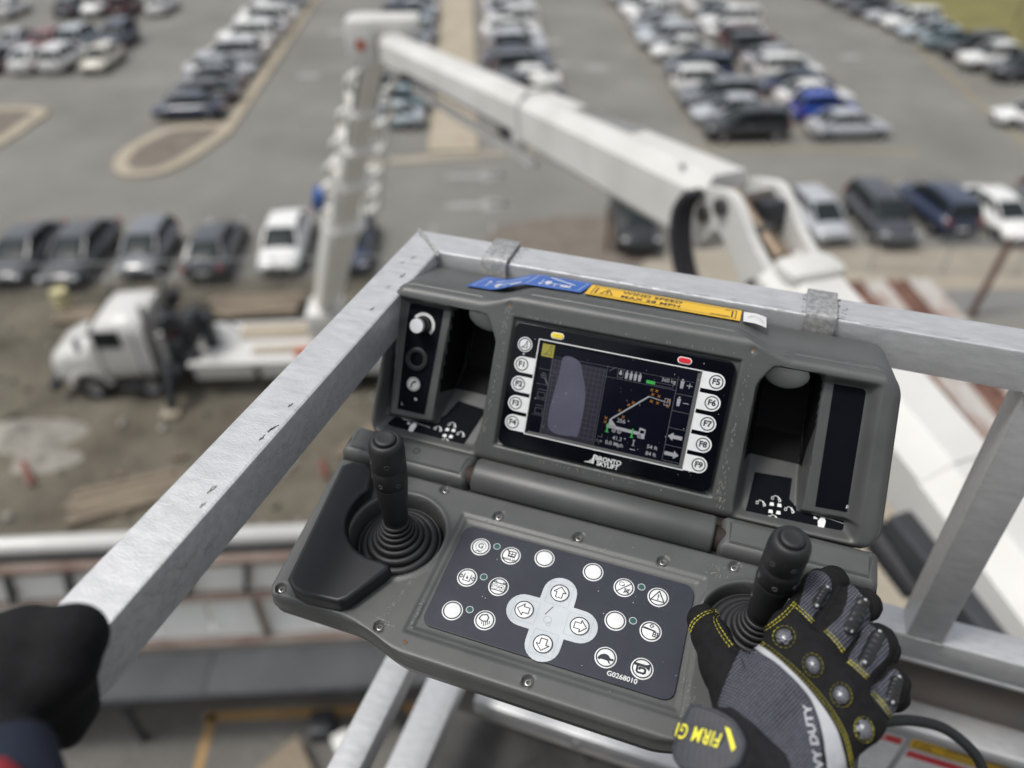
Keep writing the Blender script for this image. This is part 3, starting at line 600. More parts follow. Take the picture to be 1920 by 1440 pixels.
def d_bat(I):
    I.line([(-7.4, -4.6), (7.4, -4.6), (7.4, 3.8), (-7.4, 3.8)], .7, 1, True); I.line([(-6, 3.8), (-6, 5.4), (-3.6, 5.4), (-3.6, 3.8)], .6); I.line([(6, 3.8), (6, 5.4), (3.6, 5.4), (3.6, 3.8)], .6); I.ring((-3.3, -.6), 2.6, 3.1); I.ring((3.3, -.6), 2.4, 2.9); I.text('M', (-3.3, -.6), 4, 1); I.line([(0, -.6), (1.4, -.6)], .6); I.disc((3.3, -.6), 1)
def d_light(I):
    I.line([(-6, 0), (-4.6, 4.4), (.4, 6.2), (2.8, 3.6), (2.4, -.4), (-2, -1.8)], .8, 1, True)
    for k in range(4): I.line([(-.6+1.9*k, -2.4+.9*k), (.8+1.5*k, -6.4+1.2*k)], .55); I.line([(-2.4, -3), (-1.8, -5)], .5)
def d_start(I):
    I.line([(-6.4, -6.2), (6.4, 6.2)], .7); I.ring((-3, 3.2), 2.1, 2.7, 1, 16, R(40), R(330)); I.ring((3.3, -3.2), 2, 2.5, 1, 14); I.line([(.8, -5.6), (6, -.8)], .8); I.line([(1, -1), (5.6, -5.6)], .8); I.line([(-.6, 3.6), (-.4, 1.8), (-2, 2)], .6)
def d_warn(I): I.line([(-6.6, -4.4), (6.6, -4.4), (0, 6.8)], .8, 1, True); I.text('!', (0, -.4), 8.4, 1, bold=.25)
def d_arm(I):
    I.poly([(-8, 2.4), (-6.4, 3.2), (4.6, 1.6), (4.6, .3), (-8, 1.2)]); I.line([(2.8, -4.6), (7.2, -4.6), (7.2, -.2), (2.8, -.2)], .7, 1, True); I.line([(5, -4.6), (5, -.2)], .5); I.line([(2.8, -2.4), (7.2, -2.4)], .5); I.line([(-1, 7.4), (1, 7.4), (1, 5.6), (2, 5.6), (0, 3.6), (-2, 5.6), (-1, 5.6)], .5, 1, True)
def d_turt(I):
    I.poly(smooth2d([(-7.4, -2.8), (-6, .6), (-2, 3.2), (2, 2.6), (4.6, .2), (7, .4), (7.8, -1.4), (5.8, -2), (4, -2.4), (5.4, -4.8), (3.8, -4.8), (2.2, -3), (-4, -2.8), (-5.4, -4), (-6.4, -3.4)], 4))
def d_horn(I):
    I.line([(-7, 3), (4.4, 3)], 1.9); I.poly([(2.5, 3.9), (7, 6.4), (7, -.8), (2.5, 2)]); I.line([(-4.6, 2.6), (-4.6, -3.4), (-3.4, -4.6), (2, -4.6), (3.2, -3.4), (3.2, -.6), (2, .4), (-2.2, .4), (-2.4, -1.4)], 1.4)
for u, v, d in ((224, 105.8, d_g), (258.3, 105.2, d_man), (293.2, 113, None), (345.8, 112.6, None), (380.1, 104.8, d_start), (414.9, 104.6, d_warn), (224, 66.8, d_in), (258.5, 66.8, d_bat), (380.3, 66.7, None), (415.2, 66.3, d_arm), (223.7, 27.5, None), (258.3, 27.6, d_light), (380.6, 27.2, d_turt), (415.3, 27.1, d_horn)):
    key(u, v, d)
mb = MB()   # four-way arrow pad
P = []
for a in range(4):
    c, s = math.cos(PI/2*a), math.sin(PI/2*a)
    for (x, y) in [(17.6, -17.6)]+[(29+17.4*math.cos(R(t)), 17.4*math.sin(R(t))) for t in range(-90, 91, 15)]: P.append((320.2+x*c-y*s, 50+x*s+y*c))
Q = []
for (x, y) in P: Q.append((x, y))
plate(mb, [q for q in Q], lambda x, y, h: K(x, y, -1.0+h), .0, .5, .25); I = Ink(mb, lambda x, y, h: K(x, y, -1+h), .6)
for a in range(4):
    c, s = math.cos(PI/2*a), math.sin(PI/2*a); cx, cy = 320.2+27*c, 50+27*s
    I.line([(cx-12*c+12*s, cy-12*s-12*c), (cx+13*c+12*s, cy+13*s-12*c), (cx+13*c-12*s, cy+13*s+12*c), (cx-12*c-12*s, cy-12*s+12*c)], .3, 1, True)
I.line([(313, 52), (318, 62)], .9, 2); I.ring((317, 47), 3.6, 4.2, 1); I.ring((319, 43), 1.8, 2.3, 1)
AP = mb.build('arrow_pad', [M['padblue'], mat('pad_edge', (.36, .40, .43), .5), mat('pad_scratch', (.12, .08, .07), .6)], KP_, 50)
def d_arr(c, s):
    def d(I):
        q = [(7, 0), (.8, 6.4), (.8, 3.2), (-5.2, 3.2), (-5.2, -3.2), (.8, -3.2), (.8, -6.4)]; I.line([(x*c-y*s, x*s+y*c) for x, y in q], .95, 1, True)
    return d
for a in range(4):
    c, s = math.cos(PI/2*a), math.sin(PI/2*a); mb = MB(); fn = KK(320.2+28.5*c, 50+28.5*s)
    mb.lathe([(10, .5), (10, .9), (9.6, 1.15)], fn, 40, 0); I = Ink(mb, fn, 1.25); I.ring((0, 0), 8.6, 9.8, 1, 36); d_arr(c, s)(I); mb.build('button', [M['white'], M['ink']], KP_, 40)
for u, v in ((240.4, 111.6), (396.6, 110.9), (240, 72.7), (396.6, 72), (239.8, 33.8)):
    mb = MB(); fn = KK(u, v); I = Ink(mb, fn, .2); I.ring((0, 0), 3.2, 3.9, 1, 24); mb.lathe([(3.2, 0), (3.2, .15), (2.6, .3)], fn, 20, 0); mb.build('indicator_lamp', [M['ledg'], M['padblue']], KP_, 50)
mb = MB(); I = Ink(mb, KK(0, 0), .15); I.text('G0268010', (399.5, 13.2), 6.8, 0, bold=.1); mb.build('part_number', M['white'], KP_)
# ---- hand rests, joysticks
def rest(mir):
    P = [(36, 150), (47, 160), (66, 160), (76, 152)] + [(128+53*math.cos(R(a)), 101+53*math.sin(R(a))) for a in range(150, 282, 10)] + [(147, 47), (149, 41), (125, -3), (117, -9), (80, -12), (66, -9), (55, 0)]
    P = [(640-x, y) for x, y in P][::-1] if mir else P
    mb = MB(); plate(mb, P, K, -.3, 18.5, 4.5, n=5); o = mb.build('hand_rest', M['blackp'], CO, 50)
    return o
rest(0); rest(1)
def joystick(base, top, btn):
    b, t = Vector(K(*base)), Vector(K(*top)); az = (t-b).normalized(); ax = az.cross(Vector((0, 1, 0))).normalized(); ay = az.cross(ax); L = (t-b).length*1000
    ax, ay = ay, -ax
    def fn(x, y, h): return tuple(b + ax*(x/1000) + ay*(y/1000) + az*(h/1000))
    g = MB(); l0 = L-118
    pr = [(10, l0-4), (13.2, l0), (13.8, l0+12), (15.0, l0+30), (16.6, l0+48), (17.2, l0+56), (17.2, l0+56.6), (16.8, l0+57), (17.2, l0+57.5), (17.6, l0+75), (17.6, l0+82), (17.2, l0+82.4), (17.6, l0+83), (17.7, l0+104), (17.0, l0+111), (15, l0+115.5), (12.5, l0+117), (11.2, l0+116.6), (11, l0+115.6)]
    g.lathe(pr, fn, 48); G = g.build('joystick', M['rubber'], CO, 50)
    c = MB(); c.lathe([(10.4, l0+115), (10.4, l0+118.6), (9.6, l0+119.8), (7, l0+120.2), (6, l0+119.9)], fn, 36); c.build('thumb_button', M['rubber'], G, 50)
    d = MB()
    for h, aa in ((l0+96, (-95, -35, 25, 85, 145, 205)), (l0+66, (-120, -65, -5, 55, 115, 175)), (l0+28, (-80, 100))):
        rr = 17.75 if h > l0+60 else 15.1
        for a in aa:
            n = Vector((math.cos(R(a)), math.sin(R(a)), 0)); s_ = Vector((-n.y, n.x, 0))
            f2 = lambda x, y, q: fn(*(n*(rr+q)+s_*x+Vector((0, 0, h+y))))
            d.lathe([(2.7, -.5), (2.5, .12), (2.0, .12), (1.7, -1.2)], f2, 14)
    d.build('grip_screw', M['ink_dark'], G, 50)
    e = MB(); nr = 7; pr = [(46.5, -33), (46.5, -14), (46, -12.5), (44, -12)]
    for k in range(nr):
        r1 = 43-4.1*k; h1 = -12+5.6*k; pr += [(r1-1.6, h1-2.0), (r1+.6, h1+.2), (r1+1.0, h1+2.2), (r1+.2, h1+3.8), (r1-2.4, h1+4.6)]
    pr += [(14.5, l0-1), (13, l0+1)]
    bo = Vector(K(base[0], base[1], 0))
    def fb(x, y, h):
        k = min(1, max(0, (h+12)/50)); off = (fn(0, 0, h) if h > 0 else fn(0, 0, 0)); q = Vector(K(base[0]+x, base[1]+y, base[2]+h)); s = Vector(fn(x, y, h)); return tuple(q.lerp(s, k))
    e.lathe(pr, fb, 56); e.build('bellows', M['rubber'], G, 60)
joystick((133, 92, 0), (138.9, 101.3, 149), 0); joystick((509.7, 99, 0), (512.8, 102.5, 149), 0)
# rust specks and chalky scratches on the moulding
mb = MB()
def blot(fr, c, r, h, mi, n=14): mb.poly([(c[0]+r*(.6+.6*rng.random())*math.cos(2*PI*k/n), c[1]+r*(.6+.6*rng.random())*math.sin(2*PI*k/n)) for k in range(n)], fr, h, mi)
blot(U, (186, 162), 2.2, -.5, 0); blot(U, (456.5, 161), 3.4, -.6, 0); blot(U, (455.5, 159.5), 1.6, -.3, 1); blot(K, (193, -18), 2.4, .5, 0); blot(K, (474, -22), 3, .4, 0)
for (p, q, s, n) in (((187, 120), (178, 10), 1.3, 34), ((456, 150), (452, -5), 1.8, 50), ((186, 158), (183, 130), 2.6, 40), ((454, 20), (457, -12), 3, 36), ((40, 150), (34, 20), 1.2, 30), ((230, -8), (400, -8), 2, 26), ((200, 153), (440, 156), 2, 26)):
    for k in range(n):
        t = rng.random(); c = (p[0]+(q[0]-p[0])*t+s*rng.normal(), p[1]+(q[1]-p[1])*t)
        Ink(mb, U, .35).line([c, (c[0]+rng.normal()*.5, c[1]-.8-2.5*rng.random())], .25+.5*rng.random(), 1)
for (p, q, s, n) in (((174, 60), (160, -2), 1.3, 70), ((172, -8), (152, -2), 4, 60), ((470, 160), (462, 145), 5, 44), ((192, 30), (192, -4), .9, 24), ((456, 30), (468, -16), 5, 50), ((60, -8), (110, -10), 3, 16), ((200, 140), (440, 140), 3, 20)):
    for k in range(n):
        t = rng.random(); c = (p[0]+(q[0]-p[0])*t+s*rng.normal(), p[1]+(q[1]-p[1])*t); Ink(mb, K, .5).line([c, (c[0]+rng.normal()*1.4, c[1]+1.9*rng.normal()*rng.random())], .15+.6*rng.random()**2, 1)
for k in range(150):   # hairline rubs all over the moulding
    a = rng.random()*3.14; l_ = .8+5*rng.random()**2; u, v = 35+570*rng.random(), -10+175*rng.random(); c2 = (u+l_*math.cos(a), v+l_*math.sin(a))
    inb = [190 < p[0] < 452 and -6 < p[1] < 152 or 30 < p[0] < 183 and p[1] < 156 or 462 < p[0] < 600 and p[1] < 156 for p in ((u, v), c2)]
    if not any(inb) and 0 < v < 158: Ink(mb, U, .3).line([(u, v), c2], .12+.16*rng.random(), 1)
    inb = [192 < p[0] < 455 and -2 < p[1] < 136 or math.hypot(p[0]-128, p[1]-90) < 95 or p[0] > 455 for p in ((u, v), c2)]
    if not any(inb) and u > 60 and v > -4: Ink(mb, K, .35).line([(u, v), c2], .12+.16*rng.random(), 1)
for k in range(16):
    u = 255+120*rng.random(); Ink(mb, U, -.6).line([(u, -4+rng.normal()*.7), (u+2+6*rng.random(), -4.2+rng.normal()*.6)], .5+.8*rng.random(), 1 if k % 3 else 0)
mb.build('wear_marks', [M['rust'], M['dirt']], CO)['kind'] = 'stuff'
# cable below the console
mb = MB(); mb.tube(smooth2d([(.60, -.30, Zt-.45), (.70, -.24, Zt-.45), (.76, -.205, Zt-.472), (.806, -.197, Zt-.49), (.85, -.21, Zt-.525), (.87, -.24, Zt-.60), (.86, -.28, Zt-.8), (.84, -.3, Zt-1.14)], 8, False), .0068, 14)
tag(mb.build('cable', M['rubber'], None, 180), 'black hose-like cable curving over the sign plate at lower right', 'cable')
# ------------------------------------------------------------------ the operator: gloved hands and sleeves
M['suede'] = mat('black_suede', (.0085, .0085, .0095), .85, 0, var=.4, vscale=160, bump=.5, bscale=1600, spec=.25)
M['knit'] = mat('grey_knit', (.095, .10, .125), .8, 0, var=.25, vscale=260, bump=.9, bscale=900, spec=.3)
def weave(m, sc, amt):
    n = m.node_tree; N = n.nodes; L = n.links; b = N['Principled BSDF']; tc = N.new('ShaderNodeTexCoord'); mp = N.new('ShaderNodeMapping'); mp.inputs['Rotation'].default_value = (0, 0, R(32)); L.new(tc.outputs['Object'], mp.inputs[0]); o = None
    for d_ in ('X', 'Y'):
        wv = N.new('ShaderNodeTexWave'); wv.bands_direction = d_; wv.inputs['Scale'].default_value = sc; wv.inputs['Distortion'].default_value = .6; L.new(mp.outputs[0], wv.inputs[0])
        if o is None: o = wv.outputs['Fac']
        else: mu = N.new('ShaderNodeMath'); mu.operation = 'MULTIPLY'; L.new(o, mu.inputs[0]); L.new(wv.outputs['Fac'], mu.inputs[1]); o = mu.outputs[0]
    mr = N.new('ShaderNodeMapRange'); mr.inputs['To Min'].default_value = 1-amt; mr.inputs['To Max'].default_value = 1+amt; L.new(o, mr.inputs[0]); src = b.inputs['Base Color'].links[0].from_socket
    mx = N.new('ShaderNodeMix'); mx.data_type = 'RGBA'; mx.blend_type = 'MULTIPLY'; mx.inputs[0].default_value = 1; L.new(src, mx.inputs[6]); L.new(mr.outputs[0], mx.inputs[7]); L.new(mx.outputs[2], b.inputs['Base Color'])
weave(M['knit'], 130, .75)
M['knitdark'] = mat('black_knit', (.013, .013, .016), .85, 0, var=.35, vscale=300, bump=.9, bscale=900, spec=.25)
M['reflect'] = mat('reflective_strip', (.42, .43, .45), .5, 0, var=.06, vscale=90, bump=.2, bscale=900)
M['guard'] = mat('moulded_rubber', (.018, .018, .02), .4, 0, var=.2, vscale=60, bump=.2, bscale=900)
M['carbon'] = mat('carbon_weave', (.02, .02, .025), .3, .2, var=.2, coat=.25)
M['carbon2'] = mat('carbon_weave_light', (.26, .27, .30), .3, .3, var=.2, coat=.6)
M['thread'] = mat('yellow_thread', (.55, .50, .06), .7, 0, var=.2, vscale=500)
M['strap'] = mat('strap_rubber', (.05, .052, .062), .6, 0, var=.15, vscale=60, bump=.4, bscale=700)
M['neon'] = mat('neon_print', (.80, .74, .04), .5)
PE = thing('person', 'person in work gloves, one hand on the right joystick, the other on the side rail', 'person', (.52, -.60, ZO-.12))
def sdcap(P, a, b, ra, rb):
    a = np.array(a, np.float32); b = np.array(b, np.float32); ba = b-a; t = np.clip(((P-a)@ba)/(ba@ba), 0, 1)
    return np.linalg.norm(P-a-t[..., None]*ba, axis=-1)-(ra+(rb-ra)*t)
def smin(a, b, k): h = np.maximum(k-np.abs(a-b), 0)/k; return np.minimum(a, b)-h*h*k*.25
def nets(F, lo, hi, st):
    """surface nets of a signed distance field, closed quad mesh"""
    n = [int((hi[i]-lo[i])/st)+1 for i in range(3)]; ax = [np.arange(n[i], dtype=np.float32)*st+lo[i] for i in range(3)]
    D = F(np.stack(np.meshgrid(*ax, indexing='ij'), -1)); ins = D < 0; cs = [(i, j, k) for i in (0, 1) for j in (0, 1) for k in (0, 1)]
    sl = lambda A, c: A[c[0]:A.shape[0]-1+c[0], c[1]:A.shape[1]-1+c[1], c[2]:A.shape[2]-1+c[2]]
    cnt = sum(sl(ins, c).astype(int) for c in cs); act = (cnt > 0) & (cnt < 8); idx = -np.ones(act.shape, int); idx[act] = np.arange(act.sum())
    acc = np.zeros((act.sum(), 3)); m = np.zeros(act.sum())
    for a in range(8):
        for b in range(a+1, 8):
            ca, cb = np.array(cs[a]), np.array(cs[b])
            if np.abs(ca-cb).sum() != 1: continue
            da, db = sl(D, cs[a])[act], sl(D, cs[b])[act]; x = (da < 0) != (db < 0); t = da[x]/(da[x]-db[x]); acc[x] += ca+(cb-ca)*t[:, None]; m[x] += 1
    V = (np.argwhere(act)+acc/m[:, None])*st+np.array(lo); Q = []
    for d in range(3):
        s0 = [slice(None)]*3; s1 = [slice(None)]*3; s0[d] = slice(0, -1); s1[d] = slice(1, None); e = ins[tuple(s0)] != ins[tuple(s1)]; ijk = np.argwhere(e); o = [k for k in range(3) if k != d]
        ok = np.all([(ijk[:, k] > 0) & (ijk[:, k] < D.shape[k]-1) for k in o], 0); ijk = ijk[ok]; fl_ = ins[tuple(s0)][tuple(ijk.T)]
        g = []
        for (p, q) in ((-1, -1), (0, -1), (0, 0), (-1, 0)): j = ijk.copy(); j[:, o[0]] += p; j[:, o[1]] += q; g.append(idx[tuple(j.T)])
        g = np.stack(g, -1); fl_ = fl_ ^ (d == 1); g[~fl_] = g[~fl_][:, ::-1]; Q.append(g)
    return V, np.concatenate(Q)
# right hand: bones in the console's lower frame (u, v, w in mm, radius)
B_ = dict(wl=(500, -52, 66, 25), wr=(541, -52, 68, 25), fl=(490, -190, 72, 38), fr=(534, -184, 72, 38), imcp=(528.8, 55.9, 81.9, 16), mmcp=(549.4, 34.7, 84.9, 16), rmcp=(571, 18.8, 80.9, 16), pmcp=(586.7, 3.9, 72.8, 15),
  ipip=(549.6, 110, 80.2, 14.2), idip=(566, 138, 54, 13), itip=(541, 126, 40, 12), mpip=(576.5, 98.7, 83.8, 15), mdip=(594, 122, 53, 13.5), mtip=(572, 108, 36, 12),
  rpip=(598.7, 73, 76.5, 14.5), rdip=(611, 86, 46, 13), rtip=(590, 76, 32, 12), ppip=(612.5, 47, 64.5, 13.5), pdip=(621, 51, 38, 12.5), ptip=(601, 44, 27, 11.5),
  cmc=(502, -19, 66, 20), tmcp=(480.6, 20, 63, 18), tip=(468, 48, 53.5, 16), tt=(459, 65.5, 46.8, 14.5))
def hand(P):
    P = P.astype(np.float32); c = lambda a, b: sdcap(P, B_[a][:3], B_[b][:3], B_[a][3], B_[b][3])
    d = c('wl', 'imcp')
    for q in (('wr', 'pmcp'), ('wl', 'mmcp'), ('wr', 'rmcp'), ('wl', 'wr'), ('imcp', 'mmcp'), ('mmcp', 'rmcp'), ('rmcp', 'pmcp')): d = smin(d, c(*q), 13)
    d = smin(d, sdcap(P, (530, 5, 66), (560, 0, 62), 22, 20), 16)
    d = smin(d, c('wl', 'fl'), 12); d = smin(d, c('wr', 'fr'), 12); d = smin(d, c('fl', 'fr'), 12)
    th = smin(c('cmc', 'tmcp'), c('tmcp', 'tip'), 8); th = smin(th, c('tip', 'tt'), 6); d = smin(d, th, 18)
    for a, b, e, f in (('imcp', 'ipip', 'idip', 'itip'), ('mmcp', 'mpip', 'mdip', 'mtip'), ('rmcp', 'rpip', 'rdip', 'rtip'), ('pmcp', 'ppip', 'pdip', 'ptip')):
        fg = smin(c(a, b), c(b, e), 5); fg = smin(fg, c(e, f), 5); d = smin(d, fg, 5)
    x, y, z = P[..., 0], P[..., 1], P[..., 2]
    d = d+.75*np.sin(x*.33+1.1*np.sin(y*.11))*np.sin(y*.29+.8)*np.sin(z*.27)       # cloth folds
    return d
V, Q = nets(hand, (425, -215, 2), (645, 165, 124), 2.0)
mb = MB(); mb.v = [K(*p) for p in V]; mb.f = [tuple(map(int, q)) for q in Q]; mb.m = [0]*len(mb.f)
for i, q in enumerate(mb.f):
    if V[q[0]][1] < -88: mb.m[i] = 1
M['navyfab'] = mat('navy_jacket', (.007, .012, .027), .85, 0, var=.3, vscale=60, bump=.5, bscale=500)
GL = mb.build('work_glove', [M['suede'], M['navyfab']], PE, 180); GL['label'] = 'right work glove, grey and black with yellow stitching'
bv = BVHTree.FromPolygons([Vector(p) for p in mb.v], mb.f)
HC = Vector(K(0, 0, 0)); VIEWC = CAM.copy()
def hx(px, py):     # direction of a picture point seen from the operator's eye (design outlines were drawn on the photograph)
    return (rt*((px-960)/FPX)+up*((720-py)/FPX)+fw)
def on_hand(px, py, off=0.):
    d = hx(px, py).normalized(); r = bv.ray_cast(VIEWC, d)
    if r[0] is None:
        n = bv.find_nearest(VIEWC+d*(on_hand.last)); p, nn = n[0], n[1]
    else: p, nn = r[0], r[1]; on_hand.last = r[3]
    if nn.dot(d) > 0: nn = -nn
    acc = Vector(nn)
    for a, b in ((5, 0), (-5, 0), (0, 5), (0, -5)):
        q = bv.ray_cast(VIEWC, hx(px+a, py+b).normalized())
        if q[0] is not None and abs(q[3]-r[3] if r[0] else 9) < .02: acc += q[1]
    return p+acc.normalized()*(off/1000)
on_hand.last = .55
Z = lambda pts: [(1220+x/3.13, 980+y/3.13) for x, y in pts]
def hpatch(name, pts, m, off=.8, n=4, step=5, par=None):
    P = smooth2d(Z(pts), n) if n > 1 else Z(pts); mb = MB(); clipgrid(mb, P, step, lambda x, y: on_hand(x, y, off))
    k = len(mb.v); L_ = len(P); mb.v += [on_hand(*p, off) for p in P]+[on_hand(*p, -.6) for p in P]; mb.f += [(k+i, k+(i+1) % L_, k+L_+(i+1) % L_, k+L_+i) for i in range(L_)]; mb.m += [0]*L_
    return mb.build(name, m, par or GL, 70, fix=False)
def crow(a, b, n=1): return a
hpatch('back_panel', [(556, 712), (505, 790), (445, 930), (398, 1078), (470, 1088), (560, 1150), (690, 1262), (800, 1372), (850, 1500), (985, 1500), (1000, 1300), (962, 1090), (900, 988), (760, 848), (640, 762)], M['knit'], .7)
hpatch('reflective_stripe', [(578, 704), (612, 702), (720, 778), (868, 912), (985, 1050), (1065, 1170), (1110, 1280), (1150, 1500), (1052, 1500), (1012, 1260), (965, 1092), (900, 985), (760, 845), (640, 760)], M['reflect'], 1.0, 3)
hpatch('finger_back', [(930, 302), (990, 285), (1045, 320), (1058, 390), (1025, 470), (955, 535), (938, 580), (875, 510), (893, 420)], M['knit'], .7)
hpatch('finger_back', [(1165, 368), (1225, 410), (1283, 520), (1272, 600), (1185, 685), (1130, 742), (1030, 642), (1108, 560), (1152, 460)], M['knit'], .7)
hpatch('finger_back', [(1262, 600), (1340, 640), (1390, 700), (1385, 780), (1305, 862), (1255, 902), (1160, 812), (1205, 725)], M['knit'], .7)
hpatch('finger_back', [(1420, 862), (1462, 892), (1462, 990), (1422, 1130), (1395, 1140), (1290, 992), (1370, 912)], M['knit'], .7)
hpatch('thumb_panel', [(402, 540), (462, 585), (520, 660), (530, 720), (500, 758), (440, 700), (398, 620)], M['knitdark'], .6)
# knuckle domes with a woven look
def dome(c, rx, ry, ang):
    c = Vector(Z([c])[0]); rx /= 3.13; ry /= 3.13; mb = MB(); N = 6; A = 12; pts = []
    for i in range(N+1):
        q = i/N; row = []
        for k in range(A):
            a = 2*PI*k/A; x, y = rx*q*math.cos(a), ry*q*math.sin(a); row.append(on_hand(c.x+x*math.cos(ang)-y*math.sin(ang), c.y+x*math.sin(ang)+y*math.cos(ang), .4+5.0*math.sqrt(max(0, 1-q*q*.98))))
        pts.append(row)
    mb.grid(pts, 0, True)
    mb.m = [1 if ((i//A)+(i % A)) % 2 and (i//A) < 6 else 0 for i in range(len(mb.f))]
    mb.build('knuckle_guard', [M['carbon'], M['carbon2']], GL, 180, fix=False)
for c, a, b, t in (((785, 672), 50, 48, 0), ((952, 838), 42, 56, -.35), ((1117, 1012), 46, 56, -.35), ((1246, 1213), 46, 62, -.2)): dome(c, a, b, t)
def fguard(a, b, wd):
    a, b = Vector(Z([a])[0]), Vector(Z([b])[0]); d = b-a; L_ = d.length; d.normalize(); s = Vector((-d.y, d.x)); wd /= 6.26; mb = MB(); N = 34; W_ = 9; rows = []
    for i in range(N+1):
        t = i/N; e = min(t, 1-t)*L_; hw = wd*math.sqrt(max(.02, 1-max(0, 1-e/wd)**2)); row = []
        rib = (.9+.9*max(0, math.sin((t-.2)/.6*4*2*PI)) if .2 < t < .8 else 1.5)
        for j in range(W_):
            q = -1+2*j/(W_-1); p = a+d*(t*L_)+s*(q*hw); row.append(on_hand(p.x, p.y, .5+(2.2+rib)*math.sqrt(max(0, 1-q*q*.97))*(min(1, e/wd*1.6+.1))))
        rows.append(row)
    mb.grid(rows); G = mb.build('finger_guard', M['guard'], GL, 50, fix=False)
    for t in (.1, .92):
        p = a+d*(t*L_); q = on_hand(p.x, p.y, 3.4); m2 = MB(); n = (q-on_hand(p.x, p.y, 0)).normalized(); o1 = n.orthogonal().normalized(); o2 = n.cross(o1)
        m2.lathe([(1.5, -1), (1.5, .3), (.9, .8)], lambda x, y, h: q+o1*(x/1000)+o2*(y/1000)+n*(h/1000), 12); mb.v += m2.v; k = len(mb.v)-len(m2.v)
        MBx = m2.build('rivet', M['reflect'], None, 60, fix=False); MBx.parent = GL; MBx.data.transform(Matrix.Translation(-parent_origin(GL)))
fguard((955, 505), (1032, 375), 56); fguard((1150, 660), (1255, 440), 80); fguard((1235, 850), (1350, 635), 84); fguard((1395, 1070), (1452, 900), 76)
# stitching
mb = MB()
def stitch(pts, dash=5.2, wd=.95, close=False):
    P = smooth2d(Z(pts), 8, close); P = P+([P[0]] if close else []); ac = 0; 
    for p, q in zip(P, P[1:]):
        p, q = Vector(p), Vector(q); L_ = (q-p).length; t = 0
        while t < L_-1e-6:
            ph = ac % (dash*1.45); stp = min(L_-t, (dash if ph < dash-1e-6 else dash*1.45)-ph); stp = max(stp, .3)
            if ph < dash-1e-6:
                d = (q-p)/L_; s = Vector((-d.y, d.x))*wd/2; a, b = p+d*t, p+d*min(L_, t+stp)
                vv = [on_hand(*(x), o) for x, o in ((a-s, 1.0), (a, 1.55), (a+s, 1.0), (b+s, 1.0), (b, 1.55), (b-s, 1.0))]; mb.add(vv, [(0, 1, 4, 5), (1, 2, 3, 4)])
            t += stp; ac += stp
ln = [(598, 680), (720, 770), (862, 892), (1000, 1042), (1090, 1180), (1142, 1300), (1178, 1500)]
stitch(ln); stitch([(x+13, y-13) for x, y in ln])
for p in ([(832, 490), (880, 530), (940, 592)], [(1018, 642), (1070, 695), (1118, 762)], [(1150, 822), (1205, 865), (1258, 918)], [(1286, 1005), (1345, 1070), (1402, 1148)]): stitch(p); stitch([(x+14, y-12) for x, y in p])
for c, a, b, t in (((785, 672), 64, 64, 0), ((952, 838), 56, 70, -.35), ((1117, 1012), 60, 72, -.35), ((1246, 1213), 54, 74, -.2)):
    stitch([(c[0]+a*math.cos(k*PI/8)*math.cos(t)-b*math.sin(k*PI/8)*math.sin(t), c[1]+a*math.cos(k*PI/8)*math.sin(t)+b*math.sin(k*PI/8)*math.cos(t)) for k in range(16)], 6.2, .95, True)
stitch([(240, 645), (265, 590), (320, 545), (400, 518)]); stitch([(228, 636), (253, 580), (310, 534), (390, 508)]); stitch([(478, 725), (425, 650), (386, 575), (410, 538)]); stitch([(462, 735), (405, 655), (368, 570), (400, 525)])
stitch([(612, 652), (700, 602), (790, 530), (850, 462)]); stitch([(640, 658), (715, 612), (805, 540), (858, 478)])
tag(mb.build('stitching', M['thread'], GL, None, fix=False), kind='stuff')
# lettering up the back, and the wrist strap
mb = MB(); P, F = text2d('HEAVY DUTY', 64, 'LEFT', bold=2.2, space=1.02, shear=.12); d = Vector((-.20, -1)).normalized(); s = Vector((d.y, -d.x))
o = Vector((1026, 1622)); mb.add([on_hand(*Z([(o+d*(x*1.42)+s*y)])[0], 1.2) for x, y in P], F); mb.build('lettering', M['reflect'], GL, None, fix=False)
hpatch('cuff', [(395, 1085), (470, 1092), (560, 1155), (690, 1268), (795, 1376), (850, 1500), (560, 1560), (420, 1500), (330, 1300), (345, 1160)], M['knitdark'], .6, 4)
for pts in ([(520, 1240), (640, 1330), (720, 1440), (740, 1500)], [(500, 1280), (600, 1360), (660, 1440), (680, 1500)]):
    pass
# strap: thick moulded tab across the wrist
def tab_pt(a, b, h): # a along 0..1 (left edge .. right edge), b 0..1 (far .. near)
    q0, q1, q2, q3 = Vector((225, 1070)), Vector((520, 1140)), Vector((515, 1440)), Vector((118, 1400)); p = (q0*(1-a)+q1*a)*(1-b)+(q3*(1-a)+q2*a)*b
    return p
TQ0, TQ1, TQ2, TQ3 = [Vector(K(*q)) for q in ((463.5, -13, 92), (489, -14.5, 103), (486, -63, 106), (452, -60, 84))]
def tabw(x, y, h):   # crop-pixel coordinates -> strap surface
    px, py = Z([(x, y)])[0]; d = hx(px, py).normalized(); q = bv.ray_cast(VIEWC, d); n0 = Vector(K(0, 0, 1))-Vector(K(0, 0, 0))
    nrm = (TQ1-TQ0).cross(TQ3-TQ0).normalized(); nrm = -nrm if nrm.dot(d) > 0 else nrm; t = (TQ0-VIEWC).dot(nrm)/d.dot(nrm); p = VIEWC+d*t
    bend = ((x-330)/200)**2*.004; return p-nrm*bend+nrm*(h/1000)
TB = smooth2d([(232, 1068), (320, 1078), (430, 1120), (500, 1170), (545, 1250), (548, 1310), (515, 1400), (470, 1440), (350, 1470), (200, 1450), (128, 1380), (125, 1290), (170, 1180)], 3)
mb = MB(); clipgrid(mb, TB, 20, lambda x, y: tabw(x, y, 1.6)); k = len(mb.v); L_ = len(TB); IN = inset(TB, 14)
